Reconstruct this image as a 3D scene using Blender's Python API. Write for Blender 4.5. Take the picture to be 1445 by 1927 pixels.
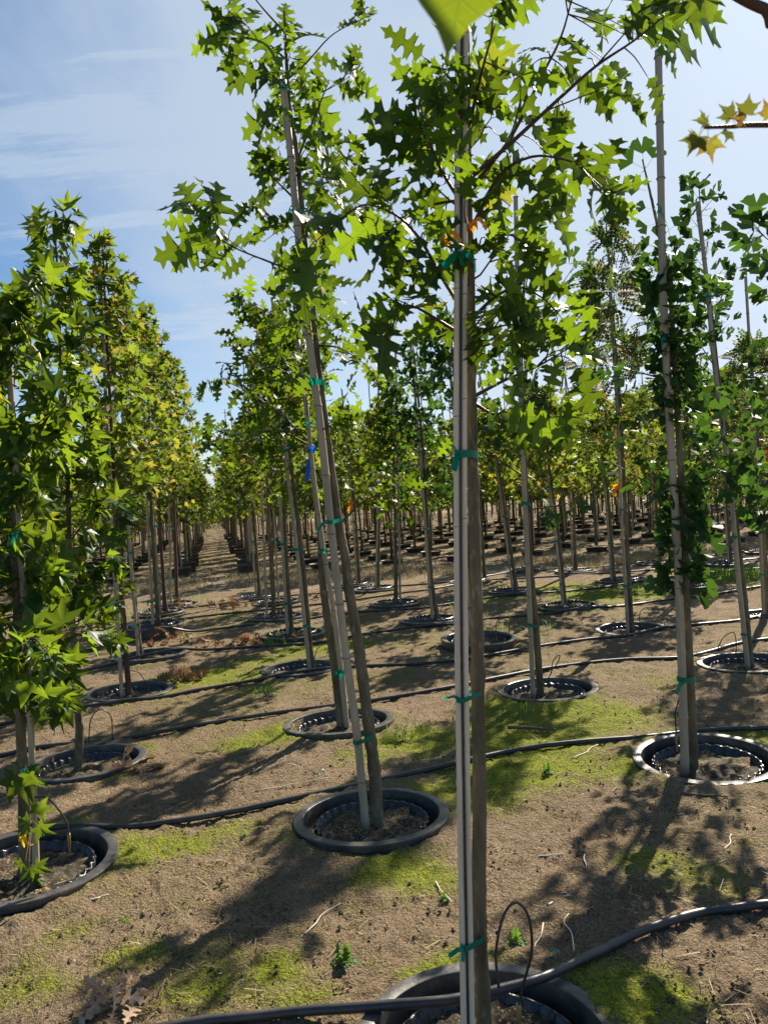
import bpy, math, random
import numpy as np
from mathutils import Vector, Matrix

# ---------------------------------------------------------------- camera, world, sun, exposure
sc = bpy.context.scene
for o in list(bpy.data.objects): bpy.data.objects.remove(o)
FPX, CX, CY, H = 1447.0, 722.5, 963.5, 1.65
RHO = math.atan(.065); PIT = math.atan((963.5-940)/FPX)
X = np.array([1., 0, 0]); F = np.array([0, math.cos(PIT), -math.sin(PIT)]); U0 = np.array([0, math.sin(PIT), math.cos(PIT)])
R = math.cos(RHO)*X-math.sin(RHO)*U0; U = math.sin(RHO)*X+math.cos(RHO)*U0
EYE = np.array([0, 0, H])
cam = bpy.data.objects.new('camera', bpy.data.cameras.new('camera')); sc.collection.objects.link(cam)
m = Matrix.Identity(4)
for i in range(3): m[i][0] = R[i]; m[i][1] = U[i]; m[i][2] = -F[i]; m[i][3] = EYE[i]
cam.matrix_world = m
cam.data.sensor_fit = 'VERTICAL'; cam.data.sensor_height = 36; cam.data.lens = 36*FPX/1927
cam.data.clip_start = .05; cam.data.clip_end = 2000
cam.data.dof.use_dof = True; cam.data.dof.focus_distance = 4.2; cam.data.dof.aperture_fstop = cam.data.lens/3.0
sc.camera = cam
SUN_AZ, SUN_EL = math.radians(31), math.radians(35)
world = bpy.data.worlds.new('World'); sc.world = world; world.use_nodes = True
sunl = bpy.data.lights.new('sun', 'SUN'); sunl.energy = 5.0; sunl.angle = math.radians(.55); sunl.color = (1, .90, .74)
sun = bpy.data.objects.new('sun', sunl); sc.collection.objects.link(sun)
SD = Vector((math.sin(SUN_AZ)*math.cos(SUN_EL), math.cos(SUN_AZ)*math.cos(SUN_EL), math.sin(SUN_EL)))
sun.rotation_euler = SD.to_track_quat('Z', 'Y').to_euler()
sc.view_settings.view_transform = 'Standard'; sc.view_settings.look = 'None'
sc.view_settings.exposure = 1.12; sc.view_settings.gamma = 1
sc.render.resolution_x = 767; sc.render.resolution_y = 1024

class NT:
    def __init__(s, t): s.t = t; s.t.nodes.clear()
    def n(s, typ, ins=None, **kw):
        nd = s.t.nodes.new(typ)
        for k, v in kw.items(): setattr(nd, k, v)
        for k, v in (ins or {}).items():
            if isinstance(v, bpy.types.NodeSocket): s.t.links.new(v, nd.inputs[k])
            elif isinstance(v, tuple) and len(v) == 3 and nd.inputs[k].type == 'RGBA': nd.inputs[k].default_value = (*v, 1)
            else: nd.inputs[k].default_value = v
        return nd
    def math(s, op, a, b=0.0, c=None, clamp=False):
        ins = {0: a, 1: b}
        if c is not None: ins[2] = c
        return s.n('ShaderNodeMath', ins, operation=op, use_clamp=clamp).outputs[0]
    def mix(s, f, a, b, typ='MIX'):
        nd = s.n('ShaderNodeMix', data_type='RGBA', blend_type=typ)
        for i, v in ((0, f), (6, a), (7, b)):
            if isinstance(v, bpy.types.NodeSocket): s.t.links.new(v, nd.inputs[i])
            else: nd.inputs[i].default_value = (*v, 1) if isinstance(v, tuple) else v
        return nd.outputs[2]
    def noise(s, vec, scale, detail=4, rough=.55, **k):
        ins = {'Scale': scale, 'Detail': detail, 'Roughness': rough}
        if vec is not None: ins['Vector'] = vec
        return s.n('ShaderNodeTexNoise', ins, **k).outputs[0]
    def ramp(s, f, pts):
        nd = s.n('ShaderNodeValToRGB', {0: f}); e = nd.color_ramp.elements
        while len(e) < len(pts): e.new(.5)
        for i, (p, c) in enumerate(pts):
            e[i].position = p; e[i].color = (*c, 1) if isinstance(c, tuple) else (c, c, c, 1)
        return nd.outputs[0]
    def rng(s, v, a, b, c=0., d=1.):
        return s.n('ShaderNodeMapRange', {0: v, 1: a, 2: b, 3: c, 4: d}).outputs[0]

w = NT(world.node_tree)
tc = w.n('ShaderNodeTexCoord').outputs['Generated']
sky = w.n('ShaderNodeTexSky', sky_type='NISHITA', sun_disc=False, sun_elevation=SUN_EL, sun_rotation=SUN_AZ, altitude=50, air_density=1.0, dust_density=.7, ozone_density=2.2).outputs[0]
sep = w.n('ShaderNodeSeparateXYZ', {0: tc})
zz = w.math('MAXIMUM', sep.outputs[2], .04)
px = w.math('DIVIDE', sep.outputs[0], w.math('ADD', zz, .12)); py = w.math('DIVIDE', sep.outputs[1], w.math('ADD', zz, .12))
pv = w.n('ShaderNodeCombineXYZ', {0: px, 1: py, 2: 0.0}).outputs[0]
mp = w.n('ShaderNodeMapping', {'Vector': pv, 'Rotation': (0, 0, .5), 'Scale': (1.0, .38, 1)}).outputs[0]
c1 = w.noise(mp, 1.1, 8, .62, normalize=True)
c2 = w.noise(w.n('ShaderNodeMapping', {'Vector': pv, 'Location': (3, 5, 0), 'Rotation': (0, 0, -.55), 'Scale': (.5, 3.2, 1)}).outputs[0], 1.3, 9, .68)
mask = w.math('MULTIPLY', w.rng(c1, .38, .62), .62)
wisp = w.math('MULTIPLY', w.rng(c2, .52, .70), .95)
sunv = w.n('ShaderNodeVectorMath', {0: tc, 1: tuple(SD)}, operation='DOT_PRODUCT').outputs['Value']
glow = w.rng(sunv, .62, .99)
mask = w.math('ADD', mask, wisp)
mask = w.math('ADD', mask, w.math('MULTIPLY', glow, .95), clamp=True)
bw = w.n('ShaderNodeRGBToBW', {0: sky}).outputs[0]
cl = w.n('ShaderNodeCombineColor', {0: w.math('MULTIPLY_ADD', bw, .21, 2.9), 1: w.math('MULTIPLY_ADD', bw, .21, 3.7), 2: w.math('MULTIPLY_ADD', bw, .21, 4.8)}).outputs[0]
mask = w.math('MULTIPLY', mask, w.rng(sunv, .2, .85, .32, 1.05), clamp=True)
sky = w.n('ShaderNodeHueSaturation', {'Saturation': 1.36, 'Value': .84, 'Color': sky}).outputs[0]
col = w.mix(mask, sky, cl)
bg = w.n('ShaderNodeBackground', {'Color': col, 'Strength': .066})
w.n('ShaderNodeOutputWorld', {0: bg.outputs[0]})

# ---------------------------------------------------------------- helpers
def ray(u, v): return F*FPX+R*(u-CX)+U*(CY-v)
def G(u, v, z=0.):
    d = ray(u, v); t = (z-H)/d[2]; return EYE+d*t
def P(u, v, y):
    d = ray(u, v); return EYE+d*(y/d[1])
_rs = np.random.RandomState(5).rand(256, 256)
def vn(x, y, s, ox=0):
    x = np.asarray(x)*s+37.3+ox; y = np.asarray(y)*s+11.7+ox
    xi = np.floor(x).astype(int); yi = np.floor(y).astype(int); fx = x-xi; fy = y-yi
    fx = fx*fx*(3-2*fx); fy = fy*fy*(3-2*fy); a = lambda i, j: _rs[(xi+i) & 255, (yi+j) & 255]
    return (a(0, 0)*(1-fx)+a(1, 0)*fx)*(1-fy)+(a(0, 1)*(1-fx)+a(1, 1)*fx)*fy
def gz0(x, y): return (vn(x, y, .7)-.5)*.03+(vn(x, y, 2.3, 9)-.5)*.018
def gz(x, y): return float(gz0(np.array([x]), np.array([y]))[0])
def link(name, me, mat, parent=None):
    o = bpy.data.objects.new(name, me); sc.collection.objects.link(o)
    if mat is not None and len(me.materials) == 0: me.materials.append(mat)
    if parent is not None: o.parent = parent
    return o
def tag(o, label=None, cat=None, group=None, kind=None):
    for k, v in (('label', label), ('category', cat), ('group', group), ('kind', kind)):
        if v: o[k] = v
    return o
def empty(name, loc, label=None, cat=None, group=None):
    o = bpy.data.objects.new(name, None); sc.collection.objects.link(o); o.empty_display_size = .1; o.location = tuple(loc)
    return tag(o, label, cat, group)
def mesh_np(name, V, Fl, tri=True, smooth=True, attrs=None, uv=None):
    V = np.asarray(V, np.float32); Fl = np.asarray(Fl, np.int32); k = Fl.shape[1]
    me = bpy.data.meshes.new(name); me.vertices.add(len(V)); me.vertices.foreach_set('co', V.ravel())
    me.loops.add(Fl.size); me.loops.foreach_set('vertex_index', Fl.ravel())
    me.polygons.add(len(Fl)); me.polygons.foreach_set('loop_start', np.arange(0, Fl.size, k, dtype=np.int32))
    me.polygons.foreach_set('loop_total', np.full(len(Fl), k, np.int32))
    me.polygons.foreach_set('use_smooth', np.full(len(Fl), smooth, bool))
    for n, a in (attrs or {}).items():
        at = me.attributes.new(n, 'FLOAT', 'POINT'); at.data.foreach_set('value', np.asarray(a, np.float32))
    if uv is not None:
        l = me.uv_layers.new(name='UVMap'); l.data.foreach_set('uv', np.asarray(uv, np.float32)[Fl.ravel()].ravel())
    me.update(calc_edges=True); return me
class MB:
    def __init__(s): s.v = []; s.f = []; s.n = 0
    def add(s, V, Q):
        V = np.asarray(V, float); s.v.append(V); s.f.append(np.asarray(Q, int)+s.n); s.n += len(V)
    def tube(s, pts, rad, seg=8, cap=True, squash=None):
        pts = np.asarray(pts, float); n = len(pts); rad = np.broadcast_to(np.asarray(rad, float), (n,))
        T = np.gradient(pts, axis=0); T /= np.linalg.norm(T, axis=1)[:, None]+1e-9
        ref = np.array([0, 1., 0]) if abs(T[:, 1]).mean() < .8 else np.array([1., 0, 0])
        A = np.cross(T, ref); A /= np.linalg.norm(A, axis=1)[:, None]+1e-9; B = np.cross(T, A)
        th = np.linspace(0, 2*math.pi, seg, endpoint=False)
        rr = rad[:, None, None]
        V = pts[:, None, :]+rr*(A[:, None, :]*np.cos(th)[None, :, None]+B[:, None, :]*np.sin(th)[None, :, None])
        V = V.reshape(-1, 3); i = np.arange(n-1)[:, None]*seg; j = np.arange(seg)[None, :]; j2 = (j+1) % seg
        Q = np.stack([i+j, i+j2, i+seg+j2, i+seg+j], -1).reshape(-1, 4)
        if cap:
            V = np.vstack([V, pts[0], pts[-1]]); a = n*seg; b = a+1; jj = np.arange(seg); k = (jj+1) % seg
            Q = np.vstack([Q, np.stack([np.full(seg, a), k, jj, jj], -1)[:, [0, 1, 2, 2]], np.stack([np.full(seg, b), (n-1)*seg+jj, (n-1)*seg+k, (n-1)*seg+k], -1)])
        s.add(V, Q)
    def strip(s, pts, wid, wdir):           # flat ribbon
        pts = np.asarray(pts, float); wd = np.asarray(wdir, float); n = len(pts)
        if wd.ndim == 1: wd = np.tile(wd, (n, 1))
        V = np.concatenate([pts-wd*wid/2, pts+wd*wid/2]); i = np.arange(n-1)
        s.add(V, np.stack([i, i+1, n+i+1, n+i], -1))
    def mesh(s, name, smooth=True):
        V = np.vstack(s.v); Q = np.vstack(s.f); me = bpy.data.meshes.new(name)
        tri = Q[:, 2] == Q[:, 3]
        fs = [tuple(q) for q in Q[~tri].tolist()]+[tuple(q[:3]) for q in Q[tri].tolist()]
        me.from_pydata(V.tolist(), [], fs)
        me.polygons.foreach_set('use_smooth', np.full(len(me.polygons), smooth, bool)); me.update(); return me
def smooth_path(pts, k=6):
    pts = np.asarray(pts, float)
    if len(pts) < 3: return np.array([pts[0]+(pts[-1]-pts[0])*t for t in np.linspace(0, 1, k)])
    E = np.vstack([2*pts[0]-pts[1], pts, 2*pts[-1]-pts[-2]]); out = []
    for i in range(1, len(E)-2):
        for t in np.arange(k)/k:
            a, b, c, d = E[i-1], E[i], E[i+1], E[i+2]
            out.append(.5*((2*b)+(c-a)*t+(2*a-5*b+4*c-d)*t*t+(3*b-a-3*c+d)*t**3))
    out.append(pts[-1]); return np.array(out)
def lathe(prof, seg=72, wave=None):
    V = []; n = len(prof); th = np.linspace(0, 2*math.pi, seg, endpoint=False)
    for k, (r, z) in enumerate(prof):
        rr = r*np.ones(seg); z_ = z*np.ones(seg)
        if wave: rr, z_ = wave(k, rr, z_, th)
        V.append(np.stack([rr*np.cos(th), rr*np.sin(th), z_], -1))
    V = np.vstack(V); i = np.arange(n-1)[:, None]*seg; j = np.arange(seg)[None, :]; j2 = (j+1) % seg
    return V, np.stack([i+j, i+j2, i+seg+j2, i+seg+j], -1).reshape(-1, 4)

# ---------------------------------------------------------------- materials
def mat(name, build):
    m = bpy.data.materials.new(name); m.use_nodes = True; t = NT(m.node_tree); sh, disp = build(t)
    out = t.n('ShaderNodeOutputMaterial', {0: sh}); return m
def plain(name, c1, c2, scale=8, rough=.6, spec=.5, bump=.2, bscale=None, coord='Object', stretch=(1, 1, 1), extra=None, bd=.01):
    def b(t):
        tcn = t.n('ShaderNodeTexCoord').outputs[coord]
        mpn = t.n('ShaderNodeMapping', {'Vector': tcn, 'Scale': stretch}).outputs[0]
        n1 = t.noise(mpn, scale, 6, .6); c = t.mix(t.rng(n1, .3, .7), c1, c2)
        if extra: c = extra(t, mpn, c)
        n2 = t.noise(mpn, bscale or scale*4, 4, .6)
        bp = t.n('ShaderNodeBump', {'Strength': bump, 'Distance': bd, 'Height': n2}).outputs[0]
        rg = t.rng(n2, .3, .7, rough-.1, min(1, rough+.12))
        return t.n('ShaderNodeBsdfPrincipled', {'Base Color': c, 'Roughness': rg, 'Specular IOR Level': spec, 'Normal': bp}).outputs[0], None
    return mat(name, b)
def leafmat(name, dark, light, trans, old=None, oldfrac=.0, tf=.45, rough=.42):
    def b(t):
        v = t.n('ShaderNodeAttribute', attribute_name='var').outputs['Fac']
        uvn = t.n('ShaderNodeUVMap').outputs[0]; s = t.n('ShaderNodeSeparateXYZ', {0: uvn})
        ax = t.math('ABSOLUTE', s.outputs[0])
        mid = t.rng(ax, .0, .022, 1., 0.)
        sv = t.math('SINE', t.math('MULTIPLY', t.math('SUBTRACT', s.outputs[1], t.math('MULTIPLY', ax, .9)), 38.))
        sv = t.rng(sv, .86, 1.)
        vein = t.math('MAXIMUM', mid, t.math('MULTIPLY', sv, .45))
        nn = t.noise(t.n('ShaderNodeTexCoord').outputs['Object'], 60, 3, .6)
        base = t.mix(v, dark, light)
        tr = t.mix(v, tuple(x*.38 for x in trans), tuple(min(1, x*1.22) for x in trans))  # var mixes leaf variation with lit and shaded looks put into the colour
        if old:
            f = t.math('MULTIPLY', t.rng(v, 1-oldfrac-.03, 1-oldfrac+.03), t.rng(nn, .35, .6))
            base = t.mix(f, base, old); tr = t.mix(f, tr, tuple(min(1, x*1.6) for x in old))
        base = t.mix(t.math('MULTIPLY', vein, .5), base, tuple(min(1, x*1.8+.02) for x in light))
        tr = t.mix(t.math('MULTIPLY', vein, .35), tr, (.18, .24, .03))
        bp = t.n('ShaderNodeBump', {'Strength': .35, 'Distance': .002, 'Height': t.math('ADD', vein, t.math('MULTIPLY', nn, .7))}).outputs[0]
        pr = t.n('ShaderNodeBsdfPrincipled', {'Base Color': base, 'Roughness': rough, 'Specular IOR Level': .2, 'Normal': bp}).outputs[0]
        tl = t.n('ShaderNodeBsdfTranslucent', {'Color': tr, 'Normal': bp}).outputs[0]
        return t.n('ShaderNodeMixShader', {0: tf, 1: pr, 2: tl}).outputs[0], None
    return mat(name, b)
M = {}
M['oak'] = leafmat('oak_leaf', (.010, .038, .014), (.03, .085, .018), (.27, .42, .012), (.3, .16, .03), .02, .37, .46)
M['sweetgum'] = leafmat('sweetgum_leaf', (.012, .05, .018), (.035, .10, .02), (.30, .44, .02), (.42, .30, .03), .03, .38, .40)
M['maple'] = leafmat('maple_leaf', (.025, .065, .018), (.07, .11, .025), (.30, .42, .03), (.34, .22, .04), .22, .45, .5)
M['ginkgo'] = leafmat('ginkgo_leaf', (.014, .05, .02), (.03, .08, .025), (.10, .22, .02), None, 0, .34, .55)
M['pistache'] = leafmat('compound_leaf', (.02, .05, .018), (.05, .09, .025), (.18, .27, .03), (.30, .14, .05), .1, .38, .5)
M['darktree'] = leafmat('mixed_leaf', (.022, .06, .018), (.06, .11, .025), (.26, .38, .025), (.36, .26, .03), .15, .45, .5)
M['autumn'] = leafmat('yellowing_leaf', (.05, .08, .02), (.12, .12, .03), (.26, .28, .03), (.20, .08, .02), .12, .42)
M['deadleaf'] = leafmat('dead_leaf', (.16, .07, .04), (.32, .18, .10), (.30, .14, .07), None, 0, .25, .6)
M['paleleaf'] = leafmat('pale_dead_leaf', (.34, .21, .13), (.55, .38, .25), (.35, .2, .1), None, 0, .2, .6)
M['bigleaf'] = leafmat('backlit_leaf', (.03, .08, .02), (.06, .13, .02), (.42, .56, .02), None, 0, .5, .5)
M['weed'] = leafmat('weed_leaf', (.05, .13, .03), (.12, .22, .05), (.25, .45, .05), None, 0, .35, .6)
M['straw'] = leafmat('straw', (.22, .17, .09), (.42, .34, .2), (.35, .28, .14), None, 0, .3, .6)
M['bark'] = plain('bark', (.07, .058, .035), (.22, .18, .11), 14, .8, .3, .8, 60, stretch=(1, 1, .3), bd=.008,
                  extra=lambda t, v, c: t.mix(t.math('MULTIPLY', t.rng(t.noise(v, 45, 5, .7), .56, .7), .6), c, (.42, .38, .27)))
M['redbark'] = plain('brown_bark', (.07, .042, .028), (.14, .085, .055), 14, .8, .3, .6, 60, stretch=(1, 1, .25), bd=.006)
M['twig'] = plain('twig_bark', (.05, .028, .02), (.10, .06, .04), 20, .6, .4, .3)
M['cane'] = plain('bamboo', (.30, .245, .17), (.48, .40, .29), 9, .5, .4, .35, 70, stretch=(4, 4, .35), bd=.003,
                  extra=lambda t, v, c: t.mix(t.math('MULTIPLY', t.rng(t.noise(v, 22, 5, .7), .55, .75), .5), c, (.13, .11, .09)))
M['split'] = plain('weathered_cane', (.62, .51, .38), (.82, .70, .54), 12, .6, .35, .4, 90, stretch=(5, 5, .15), bd=.003)
M['node'] = plain('cane_node', (.10, .07, .05), (.18, .13, .09), 30, .7, .3, .2)
M['plastic'] = plain('black_plastic', (.022, .022, .024), (.075, .07, .062), 9, .38, .5, .25, 45, bd=.003,
                     extra=lambda t, v, c: t.mix(t.math('MULTIPLY', t.rng(t.noise(v, 7, 6, .7), .45, .75), .55), c, (.22, .18, .14)))
M['liner'] = plain('liner_plastic', (.012, .013, .016), (.03, .03, .034), 12, .3, .6, .1)
M['brownpot'] = plain('dusty_container', (.06, .045, .037), (.12, .09, .07), 5, .6, .4, .2)
M['hose'] = plain('hose_plastic', (.022, .023, .027), (.05, .047, .045), 5, .4, .5, .15, 30, bd=.003,
                  extra=lambda t, v, c: t.mix(t.math('MULTIPLY', t.rng(t.noise(v, 3, 6, .7), .5, .8), .6), c, (.17, .13, .10)))
M['brass'] = plain('emitter', (.25, .16, .05), (.35, .25, .1), 20, .4, .5, .1)
def tapeb(c):
    def b(t):
        pr = t.n('ShaderNodeBsdfPrincipled', {'Base Color': c, 'Roughness': .35}).outputs[0]
        tl = t.n('ShaderNodeBsdfTranslucent', {'Color': tuple(min(1, x*1.4) for x in c)}).outputs[0]
        return t.n('ShaderNodeMixShader', {0: .45, 1: pr, 2: tl}).outputs[0], None
    return b
M['green_tape'] = mat('green_tape', tapeb((.0, .22, .15)))
M['blue_tape'] = mat('blue_tape', tapeb((.0, .11, .65)))
M['orange_tape'] = mat('orange_tape', tapeb((.85, .28, .01)))
M['yellow_tape'] = mat('yellow_tape', tapeb((.85, .50, .02)))
M['red_tape'] = mat('red_tape', tapeb((.8, .03, .01)))
def soilb(t):
    o = t.n('ShaderNodeTexCoord').outputs['Object']
    n = t.noise(o, 35, 6, .7); c = t.ramp(n, [(.35, (.014, .011, .007)), (.52, (.05, .038, .022)), (.70, (.30, .23, .13))])
    gr = t.noise(o, 9, 3); c = t.mix(t.rng(gr, .5, .65, 0, .55), c, (.06, .085, .02))
    vo = t.n('ShaderNodeTexVoronoi', {'Vector': o, 'Scale': 85.}); pel = t.rng(vo.outputs[0], .36, .46, 1., 0.)
    reg = t.rng(t.noise(o, 6, 2), .48, .6); rnd = t.math('GREATER_THAN', t.n('ShaderNodeSeparateXYZ', {0: vo.outputs[1]}).outputs[0], .55)
    pel = t.math('MULTIPLY', pel, t.math('MULTIPLY', reg, rnd)); c = t.mix(pel, c, (.62, .36, .09))
    bp = t.n('ShaderNodeBump', {'Strength': 1., 'Distance': .02, 'Height': t.math('ADD', n, t.math('MULTIPLY', pel, .3))}).outputs[0]
    return t.n('ShaderNodeBsdfPrincipled', {'Base Color': c, 'Roughness': .9, 'Normal': bp}).outputs[0], None
M['soil'] = mat('potting_soil', soilb)
def groundb(t):
    o = t.n('ShaderNodeTexCoord').outputs['Object']
    big = t.noise(o, .8, 5, .6); mid = t.noise(o, 6, 6, .65); fine = t.noise(o, 62, 7, .78); vf = t.noise(o, 190, 3, .6)
    c = t.mix(t.rng(big, .3, .7), (.34, .24, .145), (.50, .37, .235))
    c = t.mix(t.rng(mid, .35, .7, 0, .75), c, (.23, .165, .095))
    c = t.mix(t.rng(fine, .52, .72, 0, .7), c, (.72, .56, .38))
    c = t.mix(t.rng(fine, .46, .30, 0, .75), c, (.075, .052, .03))
    ms = t.n('ShaderNodeAttribute', attribute_name='moss').outputs['Fac']
    mm = t.math('ADD', ms, t.math('MULTIPLY', t.math('SUBTRACT', mid, .5), .9)); mm = t.math('ADD', mm, t.math('MULTIPLY', t.math('SUBTRACT', fine, .5), 1.3))
    mm = t.rng(mm, .24, .62)
    mc = t.mix(t.rng(fine, .35, .65), (.12, .16, .010), (.52, .60, .03)); mc = t.mix(t.rng(big, .4, .65, 0, .5), mc, (.26, .27, .04))
    c = t.mix(t.math('MULTIPLY', mm, .95), c, mc)
    dr = t.n('ShaderNodeAttribute', attribute_name='dry').outputs['Fac']
    c = t.mix(t.math('MULTIPLY', dr, t.rng(mid, .3, .6, .4, 1.)), c, (.50, .39, .27))
    wv = t.n('ShaderNodeVectorMath', {0: o, 1: t.n('ShaderNodeVectorMath', {0: t.n('ShaderNodeTexNoise', {'Vector': o, 'Scale': 40.}).outputs[1], 3: .03}, operation='SCALE').outputs[0]}, operation='ADD').outputs[0]
    v1 = t.n('ShaderNodeTexVoronoi', {'Vector': wv, 'Scale': 55., 'Randomness': 1.}).outputs[0]; v2 = t.n('ShaderNodeTexVoronoi', {'Vector': wv, 'Scale': 130.}).outputs[0]
    crumb = t.math('MULTIPLY', t.math('ADD', v1, t.math('MULTIPLY', v2, .6)), t.rng(mid, .3, .65, .25, 1.))
    c = t.mix(t.rng(v2, .45, .75, 0, .55), c, (.07, .05, .03))  # shade in the crevices between crumbs is painted into the soil colour
    hsum = t.math('ADD', t.math('MULTIPLY', fine, .9), t.math('MULTIPLY', vf, .45)); hsum = t.math('ADD', hsum, t.math('MULTIPLY', mid, 1.6))
    hsum = t.math('SUBTRACT', hsum, t.math('MULTIPLY', crumb, .8))
    bp = t.n('ShaderNodeBump', {'Strength': 1., 'Distance': .05, 'Height': hsum}).outputs[0]
    return t.n('ShaderNodeBsdfPrincipled', {'Base Color': c, 'Roughness': .95, 'Specular IOR Level': .15, 'Normal': bp}).outputs[0], None
M['ground'] = mat('bare_soil', groundb)

# ---------------------------------------------------------------- pots: positions (u, v in the photo's pixels -> ground point)
POTS = {  # key: (u, v, raise)
 'P0': (922, 1972, .0), 'P1': (699, 1535, .0), 'P2': (637, 1358, .0), 'P3': (1328, 1430, .0), 'P4': (1030, 1297, .0), 'P5': (52, 1637, .03),
 'P6': (160, 1432, .0), 'P7': (245, 1300, .0), 'P8': (566, 1258, .0), 'P9': (552, 1199, .0), 'P10': (520, 1165, .0), 'P11': (520, 1135, .0),
 'P12': (285, 1238, .02), 'P13': (290, 1194, .1), 'P14': (300, 1158, .0), 'P15': (330, 1142, .0), 'P16': (901, 1212, .08), 'P17': (1403, 1248, .0),
 'P18': (1187, 1183, .0), 'P19': (1068, 1143, .0), 'P20': (812, 1170, .0), 'P21': (744, 1140, .0), 'P22': (707, 1112, .0), 'P23': (965, 1115, .0),
 'P24': (1290, 1109, .03), 'P25': (1168, 1094, .0), 'P26': (1462, 1157, .0), 'P27': (1082, 1077, .0), 'P28': (885, 1095, .0), 'P29': (1365, 1064, .0),
 'P30': (1235, 1062, .0), 'P32': (664, 1104, .0), 'P33': (1440, 1040, .0), 'P34': (992, 1074, 0), 'P35': (485, 1127, 0)}
PG = {k: G(u, v, .02)[:2] for k, (u, v, r) in POTS.items()}
PG['PR'] = np.array([3.62, 4.85]); PG['Z1'] = np.array([-4.35, 8.1]); PG['Z2'] = np.array([-4.75, 9.9]); PG['Z3'] = np.array([-5.2, 11.8]); PG['Z4'] = np.array([-5.5, 13.6]); PG['Z0'] = np.array([-3.95, 6.2])
for k in ('PR', 'Z0', 'Z1', 'Z2', 'Z3', 'Z4'): POTS[k] = (0, 0, .0)

# ---------------------------------------------------------------- ground: one sheet to the horizon
rows = np.concatenate([[-60, -20, -8, -3, -1, 0, .6], np.geomspace(1.1, 17, 560), np.geomspace(17.3, 1500, 90)])
tt = np.concatenate([-np.geomspace(60, .82, 22), np.linspace(-.78, .78, 520), np.geomspace(.82, 60, 22)])
Yg, Tg = np.meshgrid(rows, tt, indexing='ij'); Xg = Tg*np.where(Yg > 1.1, Yg, 1.1)
Xg = np.where(np.abs(Xg) > 2500, np.sign(Xg)*2500, Xg)
Zg = gz0(Xg, Yg)
near = np.clip((16-Yg)/6, 0, 1)*(Yg > 1)
rough = (vn(Xg, Yg, 9, 3)-.5)*.018+(vn(Xg, Yg, 24, 5)-.5)*.016+(np.abs(vn(Xg, Yg, 55, 7)-.5))*.018+(vn(Xg, Yg, 5, 77)-.5)*.012
Zg = Zg+rough*near
for k, (x, y) in PG.items():
    d = np.hypot(Xg-x, Yg-y); rs = POTS[k][2]
    if y < 9: Zg = np.where(d < .352, -.33, Zg)
    Zg += .022*np.exp(-((d-.45)/.08)**2)*(d > .36)
MOSS = [(1000, 1385, .5, 1.1), (1090, 1350, .5, 1), (940, 1335, .3, 1), (960, 1450, .4, .95), (880, 1490, .35, .8), (1050, 1435, .3, .8), (380, 1275, .45, 1), (330, 1290, .3, .8),
 (470, 1275, .4, .7), (330, 1590, .2, .8), (240, 1610, .2, .8), (420, 1560, .15, .6), (400, 1840, .22, .62), (500, 1835, .2, .62), (560, 1880, .15, .5), (120, 1760, .18, .4), (250, 1800, .15, .5),
 (750, 1640, .22, .8), (800, 1650, .15, .7), (790, 1395, .35, .85), (700, 1420, .25, .6), (520, 1385, .3, .7), (450, 1400, .25, .6), (1160, 1118, .9, 1), (1050, 1105, .7, .8), (1420, 1080, 1.1, 1), (1330, 1090, .7, .8),
 (625, 1218, .5, .9), (560, 1225, .4, .7), (500, 1245, .4, .7), (1230, 1620, .2, .6), (1330, 1650, .2, .55), (1190, 1880, .2, .9), (1140, 1860, .12, .7), (1440, 1390, .3, .7), (1180, 1450, .25, .7), (900, 1130, .6, .5),
 (1020, 1190, .4, .3), (1250, 1280, .4, .4), (600, 1560, .2, .5), (880, 1380, .3, .7), (120, 1560, .2, .5), (440, 1160, .6, .5), (60, 1850, .2, .5), (860, 1830, .12, .7), (480, 1130, .5, .7), (760, 1215, .3, .4)]
Ms = np.zeros_like(Zg)+.08+.32*(vn(Xg, Yg, .9, 21)-.25)
for u, v, r, s in MOSS:
    g = G(u, v); r = max(r, .18); Ms = np.maximum(Ms, s*np.exp(-(((Xg-g[0])/(r*1.15))**2+((Yg-g[1])/(r*1.0))**2)))
for k, (x, y) in PG.items():
    d = np.hypot(Xg-x, Yg-y); Ms = np.maximum(Ms, .5*np.exp(-((d-.42)/.14)**2)*vn(Xg, Yg, 3, 4))
dry = np.exp(-((Yg+.12*Xg-16.9)/1.7)**4)*(.55+.45*vn(Xg, Yg, 1.5, 8)); Ms = np.where(Yg > 20, Ms*.6+.15*vn(Xg, Yg, .5, 3), Ms)
nr, nc = Zg.shape; I = np.arange(nr-1)[:, None]*nc+np.arange(nc-1)[None, :]
Q = np.stack([I, I+1, I+nc+1, I+nc], -1).reshape(-1, 4)
gme = mesh_np('ground', np.stack([Xg, Yg, Zg], -1).reshape(-1, 3), Q, attrs={'moss': Ms.ravel(), 'dry': dry.ravel()})
tag(link('ground', gme, M['ground']), kind='structure')

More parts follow.
